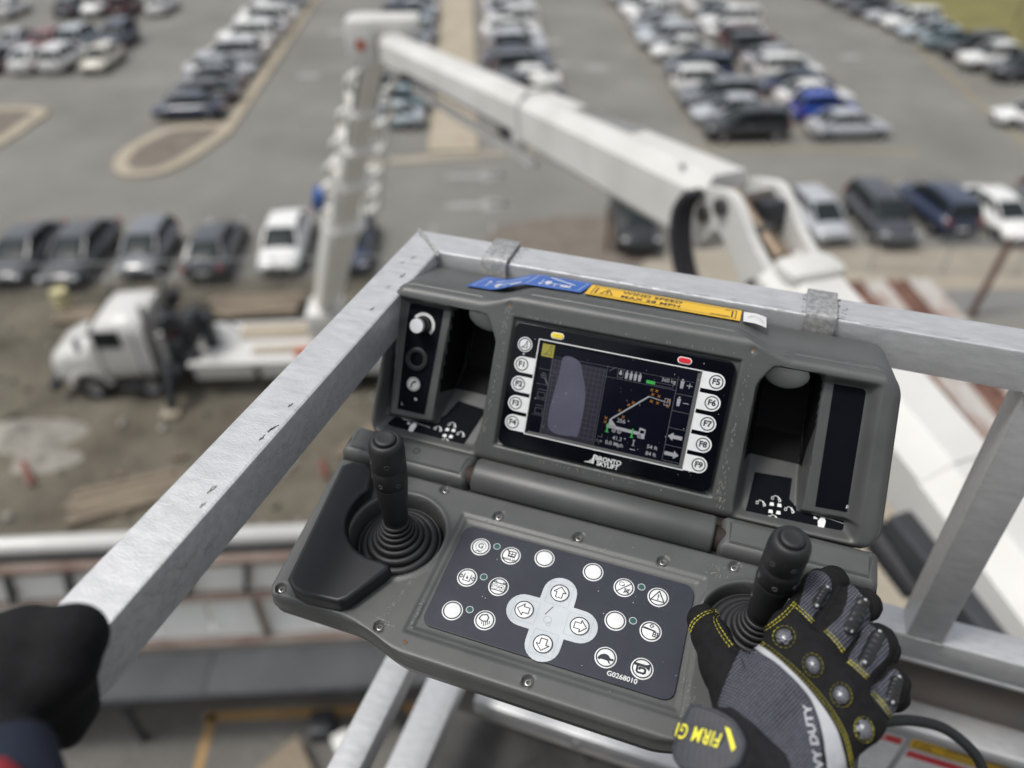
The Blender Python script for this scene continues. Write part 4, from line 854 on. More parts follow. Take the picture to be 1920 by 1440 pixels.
rings = [(TB, -4), (TB, 1.4), (inset(TB, 5), 2.5), (inset(TB, 17), 2.5), (inset(TB, 21), 1.5)]
mb.grid([[tabw(*p, h) for p in r] for r, h in rings], 0, True)
ST = mb.build('wrist_strap', M['strap'], GL, 60, fix=False)
mb = MB(); I = Ink(mb, lambda x, y, h: tabw(x, y, h), 1.9)
I.poly(smooth2d([(150, 1195), (290, 1200), (425, 1235), (440, 1258), (405, 1320), (380, 1325), (270, 1290), (135, 1262)], 3), 0); I.h = 2.15
P, F = text2d('FIRM GRIP', 100, 'LEFT', bold=1.3, space=1.08, shear=.12); d = Vector((-.965, -.262)); s = Vector((d.y, -d.x)); o = Vector((418, 1282))
Pm = [(x, y) for x, y in P]; wx = max(x for x, y in P); kx = 378/wx; keep = [f for f in F if max(P[i][0] for i in f)*kx < 285]
mb.add([tabw(*(o+d*(x*kx)+s*y*1.25), 2.2) for x, y in P], keep, 1)
I.poly([(437, 1198), (466, 1212), (498, 1318), (476, 1345)], 1)
mb.build('strap_print', [M['blackp'], M['neon']], ST, None, fix=False)
mb = MB(); I = Ink(mb, lambda x, y, h: tabw(x, y, h), 1.75)
for k in range(9): I.line([(235+30*k, 1085+9*k), (205+32*k, 1190+8*k)], 3, 0)
for k in range(8): I.line([(190+36*k, 1310+7*k), (175+38*k, 1400+5*k)], 3, 0)
I.h = 2.7; q = inset(TB, 11); [I.line([q[i], q[i+1]], 3.4, 1) for i in range(0, len(q)-1, 2)]
mb.build('strap_moulding', [M['blackp'], M['knit']], ST, None, fix=False)
# left hand on the side rail: dark glove, navy sleeve, red cuff lining
def lhand(P):
    P = P.astype(np.float32); d = None
    for q in (((3, -697, 36), (44, -680, 45), 20, 20), ((44, -680, 45), (72, -670, 46), 20, 20), ((72, -670, 46), (74, -686, 36), 20, 19), ((74, -686, 36), (66, -702, 28), 19, 18), ((33, -714, 30), (50, -704, 36), 24, 22), ((44, -704, 36), (62, -700, 30), 22, 20), ((44, -712, 30), (60, -722, 30), 22, 20), ((74, -682, 30), (68, -688, -12), 15, 13), ((72, -694, 28), (70, -702, -12), 14, 13)):
        e = sdcap(P, *q); d = e if d is None else smin(d, e, 7)
    sl = sdcap(P, (90, -744, 36), (185, -822, 33), 27, 42); return smin(d, sl, 8)
V, Q = nets(lhand, (-30, -875, -40), (245, -635, 95), 3.0); off = np.array([.0, -.0, Zt])
mb = MB(); mb.v = [tuple(p/1000+off) for p in V]; mb.f = [tuple(map(int, q)) for q in Q]; mb.m = [1 if V[q[0]][0]*.75-V[q[0]][1]*.66 > 548 else 0 for q in mb.f]
g2 = mb.build('work_glove', [M['suede'], M['navyfab']], PE, 180); g2['label'] = 'left glove, plain black, on the side rail'
mb = MB(); mb.tube([(.100, -.758, Zt+.062), (.118, -.757, Zt+.072), (.136, -.761, Zt+.076)], .009, 12); mb.build('cuff_lining', mat('red_cloth', (.22, .012, .022), .8, 0, var=.2, vscale=80), PE, 180)

# the operator's unseen body behind the camera, added to shade console and display
def body(P):
    P = P.astype(np.float32); c = lambda *q: sdcap(P, *q); sh = lambda p: (p[0], p[1], p[2])
    d = smin(c((.30, -1.16, .30), (.54, -1.14, .30), .105, .105), c((.42, -1.19, .30), (.42, -1.19, -.12), .155, .15), .1); d = smin(d, c((.34, -1.19, -.2), (.50, -1.19, -.2), .125, .125), .1)
    for a, b, e in (((.25, -1.16, .31), (.15, -1.06, .03), (.185, -.815, .035)), ((.60, -1.14, .31), (.71, -1.00, .0), (.512, -.655, -.125))): d = smin(d, smin(c(a, b, .07, .056), c(b, e, .056, .045), .03), .05)
    for x in (.33, .51): d = smin(d, smin(c((x, -1.19, -.25), (x, -1.17, -.66), .10, .066), c((x, -1.17, -.66), (x, -1.20, -1.06), .064, .045), .04), .05); d = smin(d, c((x, -1.22, -1.09), (x, -1.05, -1.10), .052, .045), .03)
    d = smin(d, c((.42, -1.17, .40), (.42, -1.15, .48), .06, .058), .05); hd = c((.42, -1.13, .57), (.42, -1.15, .66), .075, .095); hd = smin(hd, c((.42, -1.045, .585), (.42, -1.052, .615), .014, .010), .02)
    for x in (.325, .515): hd = smin(hd, c((x, -1.15, .585), (x, -1.15, .62), .014, .018), .012)
    return smin(d, hd, .04)
V, Q = nets(body, (-.02, -1.42, -1.16), (.86, -.58, .82), .0115)
mb = MB(); mb.v = [tuple(p+np.array([0, 0, ZO])) for p in V]; mb.f = [tuple(map(int, q)) for q in Q]; zc = [V[q[0]][2] for q in mb.f]; mb.m = [3 if z > .44 else 0 if z > -.18 else 1 if z > -1.02 else 2 for z in zc]
mb.build('body', [M['navyfab'], mat('work_trousers', (.03, .032, .036), .85), M['rubber'], mat('skin', (.42, .26, .19), .5)], PE, 180)
mb = MB(); mb.lathe([(.125, 0), (.128, .008), (.112, .016), (.110, .05), (.095, .09), (.06, .118), (.02, .127)], lambda x, y, h: (.42+x*.93, -1.145+y*1.1, ZO+.655+h), 36, cap0=True); mb.build('hard_hat', M['swhite'], PE, 60)
for x in (.385, .455):
    mb = MB(); mb.lathe([(.001, .011), (.008, .008), (.011, 0), (.008, -.008), (.001, -.011)], lambda a, b, h: (x+a, -1.062+b, ZO+.612+h), 16); mb.build('eye', M['swhite'], PE, 180)
# ------------------------------------------------------------------ ground of the car park and the building site
def gmat(n, c, c2, sc, sc2=3.5, rough=.9):
    return mat(n, c, rough, 0, col2=c2, vscale=sc, bump=.5, bscale=sc2, spec=.3)
M['asph'] = gmat('asphalt', (.155, .151, .136), (.232, .225, .204), .16, 6)
M['dirtg'] = gmat('site_dirt', (.070, .061, .045), (.170, .155, .122), .45, 2)
M['tan'] = gmat('dry_concrete', (.28, .25, .20), (.36, .325, .265), .5, 4)
M['kerb'] = gmat('kerb_concrete', (.33, .285, .215), (.42, .37, .29), .7, 5)
M['bed'] = gmat('planting_bed', (.13, .11, .09), (.20, .175, .15), 1.2, 3)
M['grass'] = gmat('dry_grass', (.135, .125, .045), (.215, .195, .075), .35, 5)
M['greyc'] = gmat('grey_path', (.17, .17, .168), (.22, .22, .215), .6, 4)
M['pyel'] = gmat('faded_yellow', (.26, .21, .115), (.32, .255, .14), 1.5, 8); M['pwhite'] = gmat('faded_white', (.27, .265, .25), (.36, .355, .335), 1.5, 8)
def sheet(name, P, z, m):
    mb = MB(); mb.poly(P, lambda x, y, h: tuple(lot(x, y, h)), z); o = mb.build(name, M[m], None); o['kind'] = 'structure'; return o
sheet('ground', [(-500, -300), (500, -300), (500, 900), (-500, 900)], 0, 'asph')
sheet('building_site', smooth2d([(-60, -2), (2, -2), (8, 10), (7, 20), (9, 25), (7, 27.4), (-10, 27.8), (-30, 28), (-60, 28)], 6), .006, 'dirtg')
sheet('concrete_yard', [(9, -5), (60, -5), (60, 20.6), (24, 21.2), (12, 24.0), (8, 24.2)], .007, 'tan')
sheet('path', [(8, 24.2), (60, 21.4), (60, 22.6), (8, 25.6)], .012, 'greyc')
sheet('verge', smooth2d([(6.5, 25.8), (22, 25.0), (60, 23.6), (60, 26.6), (24, 28.2), (14, 29.2), (7, 28.6)], 3), .009, 'tan')
sheet('grass_field', smooth2d([(39.2, 75), (40, 62), (43, 56), (60, 52), (120, 50), (160, 200), (60, 240), (40, 160)], 4), .008, 'grass')
sheet('yard_patch', smooth2d([(.8, 27), (6.6, 27), (6.8, 32.2), (1, 31.8)], 3), .013, 'bed')
def raised(name, P, h, m, inner=None, im=None, iw=.3):
    mb = MB(); plate(mb, P, lambda x, y, z: tuple(lot(x, y, z)), .0, h, .03, 0, 2)
    if inner: mb.poly(inset(P, iw), lambda x, y, z: tuple(lot(x, y, z)), h+.005, 1)
    o = mb.build(name, [M[m], M[im or m]], None, 40); o['kind'] = 'structure'; return o
raised('kerb_island', [(-2.5, 41.0), (.3, 41.0), (.7, 110), (-2.2, 110)], .15, 'kerb')
raised('kerb_island', [(-14.9, 46.2), (-14.2, 46.2), (-14.2, 120), (-14.9, 120)], .15, 'kerb')
raised('kerb_island', smooth2d([(-14.3, 46), (-14.9, 42.2), (-16.2, 39.2), (-18.2, 38.7), (-19.4, 40.2), (-19.6, 42.4), (-18.9, 44.6), (-17.8, 45.9)], 5), .15, 'kerb', 1, 'bed', .75)
raised('kerb_island', smooth2d([(-27.0, 49.8), (-26.6, 47), (-27, 43.4), (-28.6, 41.2), (-34, 40), (-46, 40), (-46, 50), (-32, 50.4)], 5), .15, 'kerb', 1, 'bed', .8)
raised('kerb_edge', [(-6.6, 39.2), (4.4, 40.7), (8.5, 40.2), (8.5, 40.9), (4.4, 41.2), (-2, 40.7), (-6.6, 39.9)], .08, 'tan')
mb = MB(); ql = lambda a, b, wd, m=0: Ink(mb, lambda x, y, h: tuple(lot(x, y, h)), .012).line([a, b], wd, m)
ql((12.5, 41.0), (24.6, 39.4), .22); ql((31.2, 40), (34.6, 60), .22)
for k in range(16):
    y = 43.5+2.72*k; ql((12.7, y), (18.3, y), .14); ql((18.7, y-.5), (24.2, y-.5), .14); ql((32.2+.17*k*2.7, y), (36, y), .14); ql((-19.9, y+3.3), (-15, y+3.3), .12); ql((.9, y), (5.6, y), .12)
for k in range(14): ql((-21+2.72*k, 27.9), (-21+2.72*k, 32.2), .12, 1)
for k in range(6): ql((14+2.8*k, 29.3), (14+2.8*k, 32.6), .12, 1)
for x, y in ((0, 37.7), (0, 34.2)): ql((x-1.3, y), (x+.9, y+.05), .5, 1); ql((x+.5, y-.5), (x+1.5, y+.05), .4, 1); ql((x+.5, y+.5), (x+1.5, y+.05), .4, 1)
for px in ((9.2, 56.5), (6.4, 57.5), (6.6, 63.8), (28.4, 57.8), (-11, 68), (-11.4, 56)): ql((px[0]-.45, px[1]), (px[0]+.45, px[1]), .9, 1)
o = mb.build('road_markings', [M['pyel'], M['pwhite']], None); o['kind'] = 'structure'
# ------------------------------------------------------------------ cars
M['paint'] = mat('car_paint', (1, 1, 1), .28, 0, var=.03, objcol=True, coat=.8); M['cglass'] = mat('car_glass', (.018, .024, .025), .14, 0, var=.2, spec=.28)
M['tyre'] = mat('tyre', (.014, .014, .014), .85); M['rim'] = mat('wheel_rim', (.35, .35, .36), .35, .8); M['head'] = mat('headlight', (.55, .57, .58), .15, .3); M['tail'] = mat('tail_light', (.32, .015, .02), .25)
M['trim'] = mat('dark_trim', (.02, .02, .021), .6)
def sup(x, zb, zt, hw, n=20, e=4.):
    zc, hh = (zb+zt)/2, (zt-zb)/2; P = []
    for k in range(n):
        a = 2*PI*(k+.5)/n; c, s = math.cos(a), math.sin(a); q = (abs(c)**e+abs(s)**e)**(-1/e); P.append((x, hw*c*q*(1-.06*max(0, s)), zc+hh*s*q))
    return P
KIND = dict(
 sedan=dict(b=[(-2.36, .42, .72, .70), (-2.28, .26, .93, .84), (-1.7, .2, 1.0, .90), (-.6, .19, .95, .915), (.8, .19, .93, .915), (1.6, .2, .88, .89), (2.15, .24, .74, .83), (2.35, .38, .6, .70)], g=[(-1.85, .9, .97, .72), (-1.15, .9, 1.40, .63), (-.2, .9, 1.46, .645), (.42, .9, 1.40, .64), (1.22, .88, .93, .74)], r=[(-1.12, 1.36, 1.425, .60), (-.2, 1.40, 1.49, .62), (.40, 1.36, 1.425, .61)]),
 suv=dict(b=[(-2.32, .45, .95, .78), (-2.25, .32, 1.1, .88), (-1.5, .28, 1.12, .94), (0, .27, 1.08, .95), (1.2, .28, 1.06, .94), (2.05, .32, .98, .88), (2.3, .45, .8, .76)], g=[(-2.22, 1.05, 1.12, .80), (-1.95, 1.05, 1.66, .68), (-.5, 1.05, 1.73, .70), (.35, 1.03, 1.66, .69), (1.15, 1.0, 1.08, .80)], r=[(-2.0, 1.62, 1.70, .66), (-.5, 1.68, 1.78, .68), (.33, 1.62, 1.69, .67)]),
 hatch=dict(b=[(-2.0, .42, .85, .74), (-1.95, .28, 1.0, .85), (-1.2, .22, 1.0, .89), (.5, .2, .95, .9), (1.4, .22, .9, .87), (1.9, .28, .74, .8), (2.03, .42, .6, .7)], g=[(-1.94, .95, 1.02, .74), (-1.6, .95, 1.42, .64), (-.4, .95, 1.50, .66), (.3, .92, 1.43, .65), (1.15, .9, .95, .74)], r=[(-1.6, 1.38, 1.45, .62), (-.4, 1.44, 1.53, .63), (.28, 1.39, 1.455, .62)]),
 pickup=dict(b=[(-2.75, .5, 1.0, .84), (-2.7, .42, 1.12, .93), (-.9, .4, 1.12, .95), (-.8, .38, 1.15, .96), (1.4, .38, 1.13, .96), (2.4, .42, 1.06, .92), (2.75, .5, .9, .82)], g=[(-.85, 1.08, 1.7, .72), (-.6, 1.08, 1.82, .73), (.4, 1.08, 1.84, .73), (.75, 1.08, 1.74, .72), (1.45, 1.05, 1.14, .82)], r=[(-.85, 1.70, 1.80, .70), (-.2, 1.78, 1.89, .71), (.7, 1.70, 1.80, .70)]))
PROTO = {}
def car_proto(k):
    D = KIND[k]; t = thing('parked_car' if k != 'pickup' else 'pickup_truck', '', 'car' if k != 'pickup' else 'pickup truck')
    mb = MB(); mb.loft([sup(*q, e=3.6) for q in D['b']]); mb.build('body', M['paint'], t, 60)
    mb = MB(); mb.loft([sup(*q, e=5) for q in D['g']]); mb.build('windows', M['cglass'], t, 50)
    mb = MB(); mb.loft([sup(*q, e=6) for q in D['r']])
    for s in (-1, 1):
        g = D['g']; mid = g[len(g)//2]
        for x in (mid[0]-.45, mid[0]+.35): mb.bar((x, s*(mid[3]+.09), mid[1]), (x*.96, s*(mid[3]-.005), mid[2]-.06), .05, .08)
        mb.bar((g[-1][0]-.02, s*(g[-1][3]-.02), g[-1][2]), (g[-2][0], s*(g[-2][3]-.03), g[-2][2]-.02), .06, .07); mb.bar((g[0][0]+.05, s*(g[0][3]), g[0][2]), (g[1][0], s*(g[1][3]-.03), g[1][2]-.02), .10, .07)
    mb.build('roof', M['paint'], t, 60)
    if k == 'pickup': mb = MB(); mb.box((-1.8, 0, 1.105), (1.65, 1.6, .06)); mb.build('cargo_bed', M['trim'], t)
    b = D['b']; wx = (b[0][0]+.85, b[-1][0]-.85); hw = max(q[3] for q in b); wr = .36 if k in ('suv', 'pickup') else .32; w0 = None
    for x in wx:
        for s in (-1, 1):
            if w0 is None:
                mb = MB(); f = lambda a, c, h: (a, h, c); mb.lathe([(wr*.62, -.1), (wr*.95, -.1), (wr, -.07), (wr, .07), (wr*.95, .1), (wr*.62, .1)], f, 24, 0, cap1=False); mb.lathe([(wr*.62, .08), (wr*.5, .06), (.05, .09)], f, 24, 1); mb.lathe([(wr*.62, -.08), (wr*.5, -.06), (.05, -.09)], f, 24, 1); w0 = mb.build('wheel', [M['tyre'], M['rim']], t, 40); o = w0
            else: o = w0.copy(); COL.objects.link(o)
            o.location = (x, s*(hw-.07), wr)
    for s in (-1, 1):
        q = b[-2]; mb = MB(); mb.box((q[0]+.07, s*(q[3]-.17), q[2]-.13), (.2, .26, .13), None, 0, .03); mb.build('headlight', M['head'], t, 60)
        q = b[1]; mb = MB(); mb.box((q[0]-.02, s*(q[3]-.13), q[2]-.13), (.12, .22, .16), None, 0, .03); mb.build('tail_light', M['tail'], t, 60)
    mb = MB(); mb.box((b[-1][0]-.01, 0, .5), (.06, .9, .16), None, 0, .02); mb.build('grille', M['trim'], t, 60)
    mb = MB(); mb.box((b[0][0]+.0, 0, .62), (.05, .5, .13), None, 0, .01); mb.build('number_plate', M['swhite'], t, 60)
    return t
CC = dict(black=(.012, .012, .014), dark=(.045, .048, .056), navy=(.02, .032, .07), grey=(.15, .16, .175), silver=(.42, .435, .46), white=(.76, .76, .74), red=(.22, .018, .024), maroon=(.075, .014, .02), blue=(.012, .06, .38), teal=(.16, .23, .25), cream=(.58, .54, .45), pale=(.40, .45, .48))
CN = dict(dark='charcoal', teal='grey-green', pale='pale blue-grey', navy='dark navy', cream='cream')
ORD = ['first', 'second', 'third', 'fourth', 'fifth', 'sixth', 'seventh', 'eighth', 'ninth', 'tenth', 'eleventh', 'twelfth', 'thirteenth', 'fourteenth', 'fifteenth', 'sixteenth']
def car(kind, colour, X, Y, head, label, group):
    if kind not in PROTO: PROTO[kind] = o = car_proto(kind)
    else: o = copy_tree(PROTO[kind])
    o.location = lot(X+.16*rng.normal(), Y+.10*rng.normal(), .0); o.rotation_euler = (0, 0, PH+R(head+rng.normal()*1.8)); sc = 1+.035*rng.normal(); o.scale = (sc, 1+.02*rng.normal(), 1+.03*rng.normal()); o['label'] = label; o['group'] = group
    for ch in o.children:
        if ch.name.split('.')[0] in ('body', 'roof'): ch.color = (*CC[colour], 1)
    return o
def row(items, pos, head, where, group, first='near'):
    for k, it in enumerate(items):
        if it is None: continue
        kd, c = it.split(); X, Y = pos(k); nm = {'suv': 'SUV', 'hatch': 'hatchback'}.get(kd, kd)
        car(kd, c, X, Y, head if k % 3 else head+180*(k % 2), f"{CN.get(c, c)} {nm}, {ORD[k]} {where}", group)
row(['sedan dark', 'sedan dark', 'hatch grey', 'sedan dark', None, 'sedan navy'], lambda k: ([-19.3, -16.7, -13.9, -11.2, -8.3, -5.3][k], 29.6), -90, 'from the left in the row behind the wire fence', 'cars behind the wire fence')
car('sedan', 'white', -8.4, 30.0, -88, 'white sedan nosed up to the wire fence, left of the boom', 'cars behind the wire fence')
row(['suv black', 'hatch silver', 'suv dark', 'suv navy', 'sedan white', 'suv grey'], lambda k: ([7.2, 15.5, 18.4, 21.3, 24.0, 26.8][k], 30.6+(.6 if k == 3 else 0)), -90, 'from the boom in the row on the right verge', 'cars along the right verge')
row(['sedan navy', 'sedan dark', 'sedan grey', 'sedan silver', 'suv silver', 'sedan white', 'suv white', 'sedan silver', 'suv white', 'sedan white', 'suv silver', 'sedan pale', 'suv white', 'sedan black'], lambda k: (-17.3, 48.0+2.74*k), 180, 'from the rounded island in the left kerbside row', 'cars in the left kerbside row')
row(['sedan dark', 'sedan white', 'suv white', 'sedan cream'], lambda k: (-34.4+2.55*k, 59.6), 90, 'from the left in the far left front rank', 'cars in the far left ranks')
row(['sedan silver', 'sedan red', 'suv pale', 'suv navy'], lambda k: (-35.3+2.65*k, 64.9), 90, 'from the left in the far left back rank', 'cars in the far left ranks')
row(['sedan white', None, 'sedan dark', 'suv white', 'suv maroon', 'sedan white'], lambda k: (-41.2+2.7*k, 76.4), 90, 'from the left in the top left rank', 'cars in the far left ranks')
row(['sedan black', 'sedan maroon', 'suv dark', 'sedan white', 'suv dark', 'sedan navy', 'suv silver', 'sedan silver', 'sedan white', 'suv white', 'sedan silver', 'sedan silver', 'suv white'], lambda k: (3.7, 43.6+2.72*k), 0, 'from the near end of the row right of the median', 'cars along the median')
row(['sedan pale', 'sedan teal', 'suv grey', 'sedan white', 'suv dark', 'sedan grey', 'sedan silver', 'suv pale', 'sedan navy', 'suv navy', 'sedan pale', 'sedan dark'], lambda k: (-5.1, 45.4+2.72*k), 180, 'from the near end of the row left of the median', 'cars along the median')
row(['suv black', 'sedan silver', 'suv grey', 'suv white', 'suv navy', 'sedan dark', 'sedan white', 'suv silver', 'sedan pale', 'sedan silver', 'suv white', 'sedan white', 'suv grey', 'sedan silver', 'suv white'], lambda k: (15.7, 42.2+2.72*k), 180, 'from the near end of the left rank of the double row', 'cars in the double row')
row(['sedan silver', 'hatch blue', 'sedan white', 'sedan navy', 'suv white', 'sedan silver', 'suv dark', 'suv maroon', 'sedan white', 'suv white', 'sedan grey', 'sedan white', 'suv white', 'sedan white', 'suv pale'], lambda k: (21.5, 41.9+2.72*k), 0, 'from the near end of the right rank of the double row', 'cars in the double row')
row(['suv dark', 'pickup white', 'suv black', 'sedan teal', 'sedan pale', 'suv white', 'sedan silver', 'sedan dark', 'suv grey', 'suv navy', 'sedan silver', 'sedan white'], lambda k: (37.8-.55*k*.55, 51.6+2.72*k), 180, 'from the near end of the row by the dry grass', 'cars by the dry grass')
car('sedan', 'white', 33.4, 42.8, 170, 'white sedan alone at the right edge of the car park', 'cars by the dry grass')
# ------------------------------------------------------------------ truck with the telescopic boom that carries the platform
RZ = Matrix.Rotation(PH, 3, 'Z')
def lbox(mb, X, Y, z, d, mi=0, ch=0., rot=None): return mb.box(lot(X, Y, z), d, RZ @ rot if rot else RZ, mi, ch)
def ltube(mb, pts, r, n=10, mi=0): return mb.tube([lot(*p) for p in pts], r, n, mi)
M['tw'] = mat('truck_white', (.58, .575, .555), .38, 0, var=.06, vscale=2, coat=.3); M['bw'] = mat('boom_white', (.56, .555, .525), .45, 0, col2=(.67, .665, .64), vscale=2.2, coat=.1); M['mast'] = mat('mast_white', (.74, .73, .69), .4, 0, col2=(.82, .81, .78), vscale=2)
M['hyd'] = mat('hydraulic_grey', (.045, .048, .055), .45, .3, var=.3, vscale=4); M['orange'] = mat('orange_red', (.42, .10, .06), .6); M['dred'] = mat('dull_red', (.20, .065, .05), .7); M['hose'] = mat('hose_black', (.012, .012, .016), .6)
M['galv0'] = mat('dull_steel', (.30, .30, .30), .4, .7)
TR = thing('boom_truck', 'white bonneted truck on the dirt whose long white telescopic boom reaches up to the basket', 'boom truck', lot(-8, 21.2, 0))
def tb(name, m, fn, sm=40): mb = MB(); fn(mb); return mb.build(name, M[m], TR, sm)
def f(mb):
    R0 = lambda x, zb, zt, hw: [tuple(lot(x, 21.2+p[1], p[2])) for p in sup(0, zb, zt, hw, 24, 6)]
    mb.loft([R0(-13.95, .75, 1.35, .82), R0(-13.83, .62, 1.7, .97), R0(-13.3, .6, 1.92, 1.06), R0(-12.45, .6, 2.08, 1.12)])
tb('hood', 'tw', f, 50)
def f(mb):
    R0 = lambda x, zb, zt, hw: [tuple(lot(x, 21.2+p[1], p[2])) for p in sup(0, zb, zt, hw, 24, 7)]
    mb.loft([R0(-12.5, .7, 2.25, 1.12), R0(-12.2, .7, 2.80, 1.14), R0(-11.9, .7, 3.02, 1.15), R0(-10.75, .7, 3.08, 1.15), R0(-10.6, .7, 2.97, 1.13)])
CB = tb('cab', 'tw', f, 50)
for sgn in (-1, 1):
    mb = MB(); lbox(mb, -11.75, 21.2+sgn*1.135, 2.42, (.85, .05, .62), 0, .02); mb.build('side_window', M['cglass'], CB)
mb = MB(); mb.bar(lot(-12.475, 21.2, 2.36), lot(-12.205, 21.2, 2.84), 1.85, .03); mb.build('windscreen', M['cglass'], CB)
tb('bumper', 'hyd', lambda mb: lbox(mb, -14.03, 21.2, .62, (.22, 2.3, .35), 0, .05))
for sgn in (-1, 1): tb('fender', 'tw', lambda mb: ltube(mb, [(-12.8+.62*math.cos(a), 21.2+sgn*1.0, .55+.62*math.sin(a)) for a in np.linspace(.1, PI-.1, 9)], .13))
tb('chassis', 'hyd', lambda mb: lbox(mb, -7.2, 21.2, .85, (13.5, .9, .3), 0, .03))
tb('deck', 'tw', lambda mb: [lbox(mb, -5.2, 21.2, 1.32, (8.6, 2.46, .14), 0, .03)])
for k, X in enumerate((-8.4, -6.3, -3.6)): tb('tool_box', 'tw', lambda mb: lbox(mb, X, 20.28, 1.02, (1.9, .5, .56), 0, .03))
tb('deck_board', 'kerb', lambda mb: [lbox(mb, -6.8, 21.7, 1.45, (2.6, .8, .10), 0, .02), lbox(mb, -6.4, 20.6, 1.45, (2.2, .35, .09), 0, .02)])
tb('tail_board', 'orange', lambda mb: [lbox(mb, -5.7, 20.3, 1.5, (.7, .3, .25), 0, .05), lbox(mb, -5.2, 20.15, 1.1, (.9, .1, .18), 0, .03)])
w0 = None
for X in (-12.8, -10.95, -4.4, -3.1):
    for s in (-1, 1):
        if w0 is None:
            mb = MB(); ff = lambda a, c, h: tuple(Vector(RZ @ Vector((a, h, c)))); mb.lathe([(.3, -.16), (.46, -.16), (.52, -.12), (.52, .12), (.46, .16), (.3, .16)], ff, 28, 0, cap1=False); mb.lathe([(.3, .1), (.22, .04), (.06, .1)], ff, 24, 1); mb.lathe([(.3, -.1), (.22, -.04), (.06, -.1)], ff, 24, 1); w0 = mb.build('wheel', [M['tyre'], M['rim']], None, 40); o = w0; o.parent = TR
        else: o = w0.copy(); COL.objects.link(o)
        o.location = lot(X, 21.2+s*.98, .52)-TR.location
def f(mb):   # front outrigger: beam, legs, hoses, tanks
    lbox(mb, -10.0, 21.2, 1.0, (.5, 2.9, .45), 0, .04)
    for s in (-1, 1): mb.bar(lot(-10.0, 21.2+s*1.4, 1.6), lot(-10.1, 21.2+s*2.0, .1), .24, .24, 0, .03)
tb('outrigger', 'hyd', f)
def f(mb):
    for k in range(16): lbox(mb, -10.3+.10*k+.1*rng.normal(), 20.3+1.8*rng.random(), 1.3+1.6*rng.random(), (.22+.2*rng.random(), .25+.3*rng.random(), .3+.5*rng.random()), 0, .03)
tb('hydraulic_pack', 'hyd', f)
def f(mb):
    for k in range(9):
        a = Vector((-10.4+1.3*rng.random(), 20.3+1.8*rng.random(), 1.3)); ltube(mb, smooth2d([tuple(a), (a.x+.1*rng.normal(), a.y, 2.2+.4*rng.random()), (a.x+.5*rng.normal(), a.y+.4*rng.normal(), 2.6+.3*rng.random()), (a.x+.6*rng.normal(), a.y+.5*rng.normal(), 1.4)], 5, False), .035, 7)
tb('hoses', 'hose', f, 180)['kind'] = 'stuff'
tb('gas_bottle', 'tw', lambda mb: ltube(mb, [(-10.3, 20.5, 1.2), (-10.3, 20.5, 2.3)], .14), 60); tb('gas_bottle', 'tw', lambda mb: ltube(mb, [(-9.8, 21.6, 1.3), (-9.7, 21.5, 2.5)], .1), 60)
tb('reel', 'orange', lambda mb: ltube(mb, [(-10.1, 20.9, 1.9), (-9.95, 20.9, 1.9)], .3, 18), 60)
for sgn in (-1, 1):
    mb = MB()
    for x0, x1 in ((-12.15, -12.15), (-10.95, -10.95)): lbox(mb, x0, 21.2+sgn*1.143, 1.75, (.03, .03, 1.9))
    lbox(mb, -11.55, 21.2+sgn*1.143, .82, (1.2, .03, .03)); mb.build('door_seam', M['hyd'], CB)
    mb = MB(); ltube(mb, [(-12.3, 21.2+sgn*1.1, 2.7), (-12.45, 21.2+sgn*1.5, 2.75)], .025, 8); lbox(mb, -12.47, 21.2+sgn*1.52, 2.5, (.10, .22, .45), 0, .03); mb.build('mirror', M['hyd'], CB)
    mb = MB(); lbox(mb, -13.85, 21.2+sgn*.78, 1.22, (.14, .30, .22), 0, .04); mb.build('headlight', M['head'], TR, 60)
    mb = MB(); lbox(mb, -11.5, 21.2+sgn*1.15, .55, (.7, .22, .1), 0, .02); mb.build('step', M['hyd'], TR, 60)
    mb = MB(); ltube(mb, [(-10.45, 21.2+sgn*.95, 1.0), (-10.45, 21.2+sgn*.95, 3.5)], .09, 14); mb.build('exhaust_stack', M['galv0'], TR, 60)
mb = MB(); [lbox(mb, -13.97, 21.2, .95+.06*k, (.05, 1.05, .035)) for k in range(7)]; mb.build('radiator_grille', M['hyd'], TR)
tb('outrigger_foot', 'kerb', lambda mb: [lbox(mb, -10.1, 19.15, .12, (.55, .55, .16), 0, .03)])
tb('turret', 'bw', lambda mb: [mb.lathe([(.75, 1.4), (.75, 1.75), (.62, 1.8), (.62, 2.0)], lambda x, y, h: tuple(lot(-5.0+x, 21.3+y, h)), 28), lbox(mb, -5.0, 21.0, 2.4, (1.1, 1.2, .9), 0, .08)])
# boom: octagonal sections from the turret to the elbow, then from the elbow to the platform
def sect(mb, a, b, wd, ht, c=.22, mi=0, upv=(0, 0, 1), wd2=None, ht2=None):
    a, b = Vector(a), Vector(b); d = (b-a).normalized(); sx = d.cross(Vector(upv)).normalized(); uz = sx.cross(d); rings = []
    for p, w_, h_ in ((a, wd, ht), (b, wd2 or wd, ht2 or ht)):
        P = [(w_/2, h_/2*(1-2*c)), (w_/2*(1-2*c), h_/2), (-w_/2*(1-2*c), h_/2), (-w_/2, h_/2*(1-2*c)), (-w_/2, -h_/2*(1-1.2*c)), (-w_/2*(1-1.2*c), -h_/2), (w_/2*(1-1.2*c), -h_/2), (w_/2, -h_/2*(1-1.2*c))]
        rings.append([tuple(p+sx*x+uz*y) for x, y in P])
    return mb.loft(rings, mi)
BB, EE = Vector((-12.34, 16.93, 2.8)), Vector((-4.11, 7.3, 13.73)); bd = (EE-BB).normalized(); bs = bd.cross(Vector((0, 0, 1))).normalized(); bu = bs.cross(bd)
